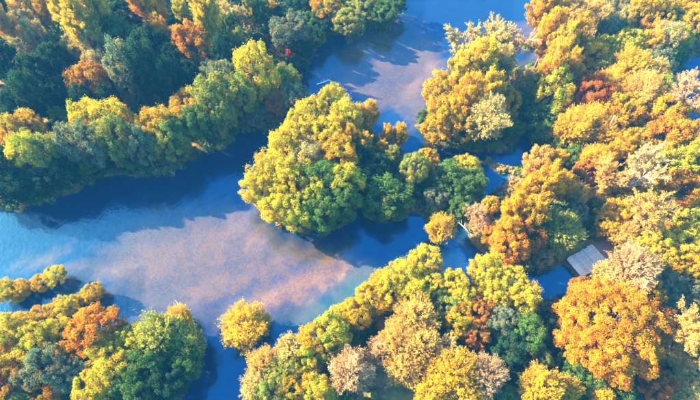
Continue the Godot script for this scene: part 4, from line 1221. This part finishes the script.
func clumps(centre: Vector3, rad: Vector3, lobes: int, lobe_r: float, subs: int, leaves: int, size: float, low: float, spread: float, gap := 0.0, green := 0.3) -> Array:
	# big lobes round the crown, small clumps on them, leaf sprays on those
	var tips := []
	for k in lobes:
		var y := 1.0 - (k + 0.5) / lobes * (1.0 - low)
		var t := k * 2.39996 + rng.randf_range(-0.35, 0.35)
		var s := sqrt(maxf(0.0, 1.0 - y * y))
		var d := Vector3(s * cos(t), y + rng.randf_range(-0.12, 0.12), s * sin(t)).normalized()
		if rng.randf() < gap: continue
		var lr := lobe_r * rng.randf_range(0.65, 1.3)
		var at := centre + d * rad * rng.randf_range(0.58, 0.84)
		tips.append(at)
		var ct := tint(spread, green * rng.randf() * rng.randf())
		for q in subs:
			var sd := (d * 0.75 + any_dir()).normalized()
			var sr := lr * rng.randf_range(0.28, 0.62)
			var sc := at + sd * (lr * rng.randf_range(0.45, 1.05))
			var cs := shift(ct)
			var turn := rng.randf()
			if turn < 0.16: cs = Color(cs.r * 0.62, cs.g * 0.88, cs.b)
			elif turn < 0.27: cs = Color(cs.r, cs.g * 0.76, cs.b * 0.7)
			for n in leaves:
				var o := (any_dir() + sd * 0.55).normalized()
				var p := sc + o * sr * (0.55 + 0.5 * sqrt(rng.randf()))
				if n % 6 == 0: p += (o + Vector3(0, 0.5, 0)) * sr * rng.randf_range(0.1, 0.55)
				var f := (o + any_dir() * 0.75).normalized()
				leaf(p, (side_of(f) + any_dir() * 0.6).normalized(), f, size * rng.randf_range(0.7, 1.3), size * 0.62, shift(cs))
	return tips


func make_proto(kind: String) -> Dictionary:
	# trunk and crown meshes for a crown radius of r0
	var r := 3.0
	var out := {"r0": r, "twigs": null, "bark": bark}
	match kind:
		"W":
			start()
			var tips := clumps(Vector3(0, 4.1, 0), Vector3(3.0, 3.0, 3.0), 32, 0.88, 7, 125, 0.172, -0.72, 0.2, 0.0, 0.5)
			out.crown = finish(true)
			out.trunk = trunk_mesh(4.4, 0.24, tips)
		"O":
			start()
			var tips := clumps(Vector3(0, 3.7, 0), Vector3(3.1, 2.6, 3.1), 36, 0.78, 8, 115, 0.182, -0.6, 0.34, 0.14, 0.25)
			out.crown = finish(true)
			out.trunk = trunk_mesh(4.2, 0.24, tips)
		"Q":
			out.r0 = 9.0
			start()
			var tips := clumps(Vector3(0, 11.0, 0), Vector3(9.2, 7.6, 9.2), 140, 1.3, 8, 110, 0.26, -0.55, 0.3, 0.03, 0.15)
			out.crown = finish(true)
			out.trunk = trunk_mesh(12.0, 0.6, tips, 8)
		"B":
			start()
			var tips := clumps(Vector3(0, 2.0, 0), Vector3(2.9, 2.4, 2.9), 28, 0.8, 8, 110, 0.168, -0.6, 0.22, 0.0, 0.2)
			out.crown = finish(true)
			out.trunk = trunk_mesh(1.8, 0.16, tips)
		"R":
			start()
			var ends := []
			var seed_at := rng.randf() * 100.0
			var lean := Vector3(rng.randf_range(-0.5, 0.5), 0, rng.randf_range(-0.5, 0.5))
			for k in 1150:
				var d := any_dir()
				if d.y < -0.5: continue
				var bump := 0.88 + 0.5 * fine.get_noise_3d(d.x * 3.2 + seed_at, d.y * 3.2, d.z * 3.2) + rng.randf_range(-0.12, 0.12) + d.dot(lean) * 0.25
				var end := Vector3(0, 3.8, 0) + d * Vector3(3.0, 2.8, 3.0) * bump
				ends.append(end)
				var a := Vector3(0, 2.6, 0)
				var along := (end - a).normalized()
				var ct := tint(0.28, 0.35 * rng.randf() * rng.randf())
				for n in 16:
					var t := 1.0 - 0.45 * pow(rng.randf(), 1.3)
					var p := a.lerp(end, t) + any_dir() * 0.16
					leaf(p, (along + any_dir() * 0.55).normalized(), (side_of(along) + any_dir() + d * 0.6).normalized(), rng.randf_range(0.2, 0.4), 0.1, shift(ct))
			out.crown = finish(true)
			start()
			for k in range(0, ends.size(), 3):
				var e: Vector3 = ends[k]
				var a := Vector3(0, 2.4, 0).lerp(e, 0.35)
				limb(a, e + (e - a).normalized() * 0.12, 0.026, 0.008, 3)
			out.twigs = finish()
			out.trunk = trunk_mesh(3.4, 0.22, ends.slice(0, 18))
		"P":
			start()
			var tips := []
			var axes := []
			var n := 13
			for k in n:
				var t := k * 2.39996 + rng.randf_range(-0.3, 0.3)
				var ring := sqrt((k + 0.3) / n)
				var a := Vector3(cos(t) * 0.25, rng.randf_range(1.5, 4.2), sin(t) * 0.25)
				var b := Vector3(cos(t) * ring * 2.5, lerpf(10.6, 6.6, ring * ring) + rng.randf_range(-0.6, 0.6), sin(t) * ring * 2.5)
				axes.append([a, b])
				tips.append(a.lerp(b, 0.8))
				var ax := (b - a).normalized()
				var ct := tint(0.22, 0.3 * rng.randf() * rng.randf())
				var wide := rng.randf_range(0.8, 1.1)
				for c in 34:
					# a tuft on the plume
					var q := pow(rng.randf(), 0.75)
					var girth := wide * sin(clampf(q * 0.86 + 0.12, 0, 1) * PI)
					var o := any_dir()
					o = (o - ax * o.dot(ax)).normalized()
					var m := a.lerp(b, 0.12 + q * 0.86) + o * girth * rng.randf_range(0.45, 0.95)
					var cs := shift(ct)
					var up := (ax + o * 0.55).normalized()
					for l in 44:
						var w := any_dir()
						var p := m + w * 0.26 + up * rng.randf_range(-0.42, 0.42)
						leaf(p, (up + any_dir() * 0.5).normalized(), (o + w * 0.6 + any_dir() * 0.5).normalized(), rng.randf_range(0.2, 0.34), 0.115, shift(cs))
			out.crown = finish(true)
			start()
			for x in axes:
				var ax: Vector3 = (x[1] - x[0]).normalized()
				for c in 12:
					var s: Vector3 = x[0].lerp(x[1], rng.randf_range(0.3, 0.8))
					limb(s, s + (ax * 1.1 + any_dir() * 0.6), 0.03, 0.008, 3)
			out.twigs = finish()
			out.trunk = trunk_mesh(7.0, 0.24, tips)
		"D":
			start()
			out.crown = null
			var tips := []
			for k in 6:
				var t := k * 2.39996
				tips.append(Vector3(cos(t) * 0.9, 5.2 + k * 0.75, sin(t) * 0.9))
			out.trunk = trunk_mesh(10.0, 0.2, tips)
			out.bark = white_bark
		"N":
			var tips := []
			var bones := []
			for k in 9:
				var t := k * 2.39996 + rng.randf_range(-0.3, 0.3)
				var lean := rng.randf_range(0.25, 1.0)
				var a := Vector3(0, rng.randf_range(1.8, 4.0), 0)
				var d := Vector3(cos(t) * lean, 1.15, sin(t) * lean).normalized()
				var b := a + d * rng.randf_range(3.0, 4.2)
				bones.append([a, b, 0.10, 0.05])
				for j in 7:
					var a2 := a.lerp(b, rng.randf_range(0.35, 1.0))
					var d2 := (d + any_dir() * 0.6).normalized()
					var b2 := a2 + d2 * rng.randf_range(1.0, 1.9)
					bones.append([a2, b2, 0.045, 0.02])
					for i in 8:
						var a3 := a2.lerp(b2, rng.randf_range(0.3, 1.0))
						var b3 := a3 + (d2 + any_dir() * 0.7).normalized() * rng.randf_range(0.5, 0.9)
						bones.append([a3, b3, 0.022, 0.008])
						tips.append([a3, b3, (b3 - a3).normalized()])
			start()
			for e in tips:
				var ct := tint(0.3)
				for l in 20:
					var p: Vector3 = (e[0] as Vector3).lerp(e[1], rng.randf_range(0.1, 1.15)) + any_dir() * 0.13
					leaf(p, ((e[2] as Vector3) + any_dir() * 0.7).normalized(), any_dir(), rng.randf_range(0.14, 0.28), 0.095, shift(ct))
			out.crown = finish(true)
			start()
			for b in bones: limb(b[0], b[1], b[2], b[3], 4 if b[2] > 0.03 else 3)
			out.twigs = finish()
			out.trunk = trunk_mesh(4.6, 0.2, [])
			out.bark = pale_bark
	return out


func plant(row: Array, zone: String):
	var key := "%s%d" % [row[0], row[1]]
	var full: String = key + str(row[2])
	if not protos.has(key):
		rng.seed = key.hash()
		protos[key] = make_proto(row[0])
	var p: Dictionary = protos[key]
	var root: Node3D
	if protos.has(full):
		root = (protos[full] as Node3D).duplicate()
	else:
		root = Node3D.new()
		inst("trunk", p.trunk, p.bark, root)
		if p.twigs:
			var old: bool = row[2] == "white" or row[2] == "bone"
			inst("twigs", p.twigs, white_bark if old else pale_bark, root.get_child(0))
			if old: (root.get_child(0) as MeshInstance3D).material_override = white_bark
		if p.crown: inst("crown", p.crown, leaf_mats[row[2]], root)
		protos[full] = root
	root.name = numbered(KIND_NAME[row[0]])
	add_child(root)
	var s: float = row[5] / p.r0
	root.position = Vector3(row[3], ground_height(row[3], row[4]) - 0.05, row[4])
	root.rotation.y = deg_to_rad(row[7])
	root.scale = Vector3(s, s * row[6], s)
	tag(root, row[8], "bush" if row[0] == "B" else "tree", GROUPS[zone])
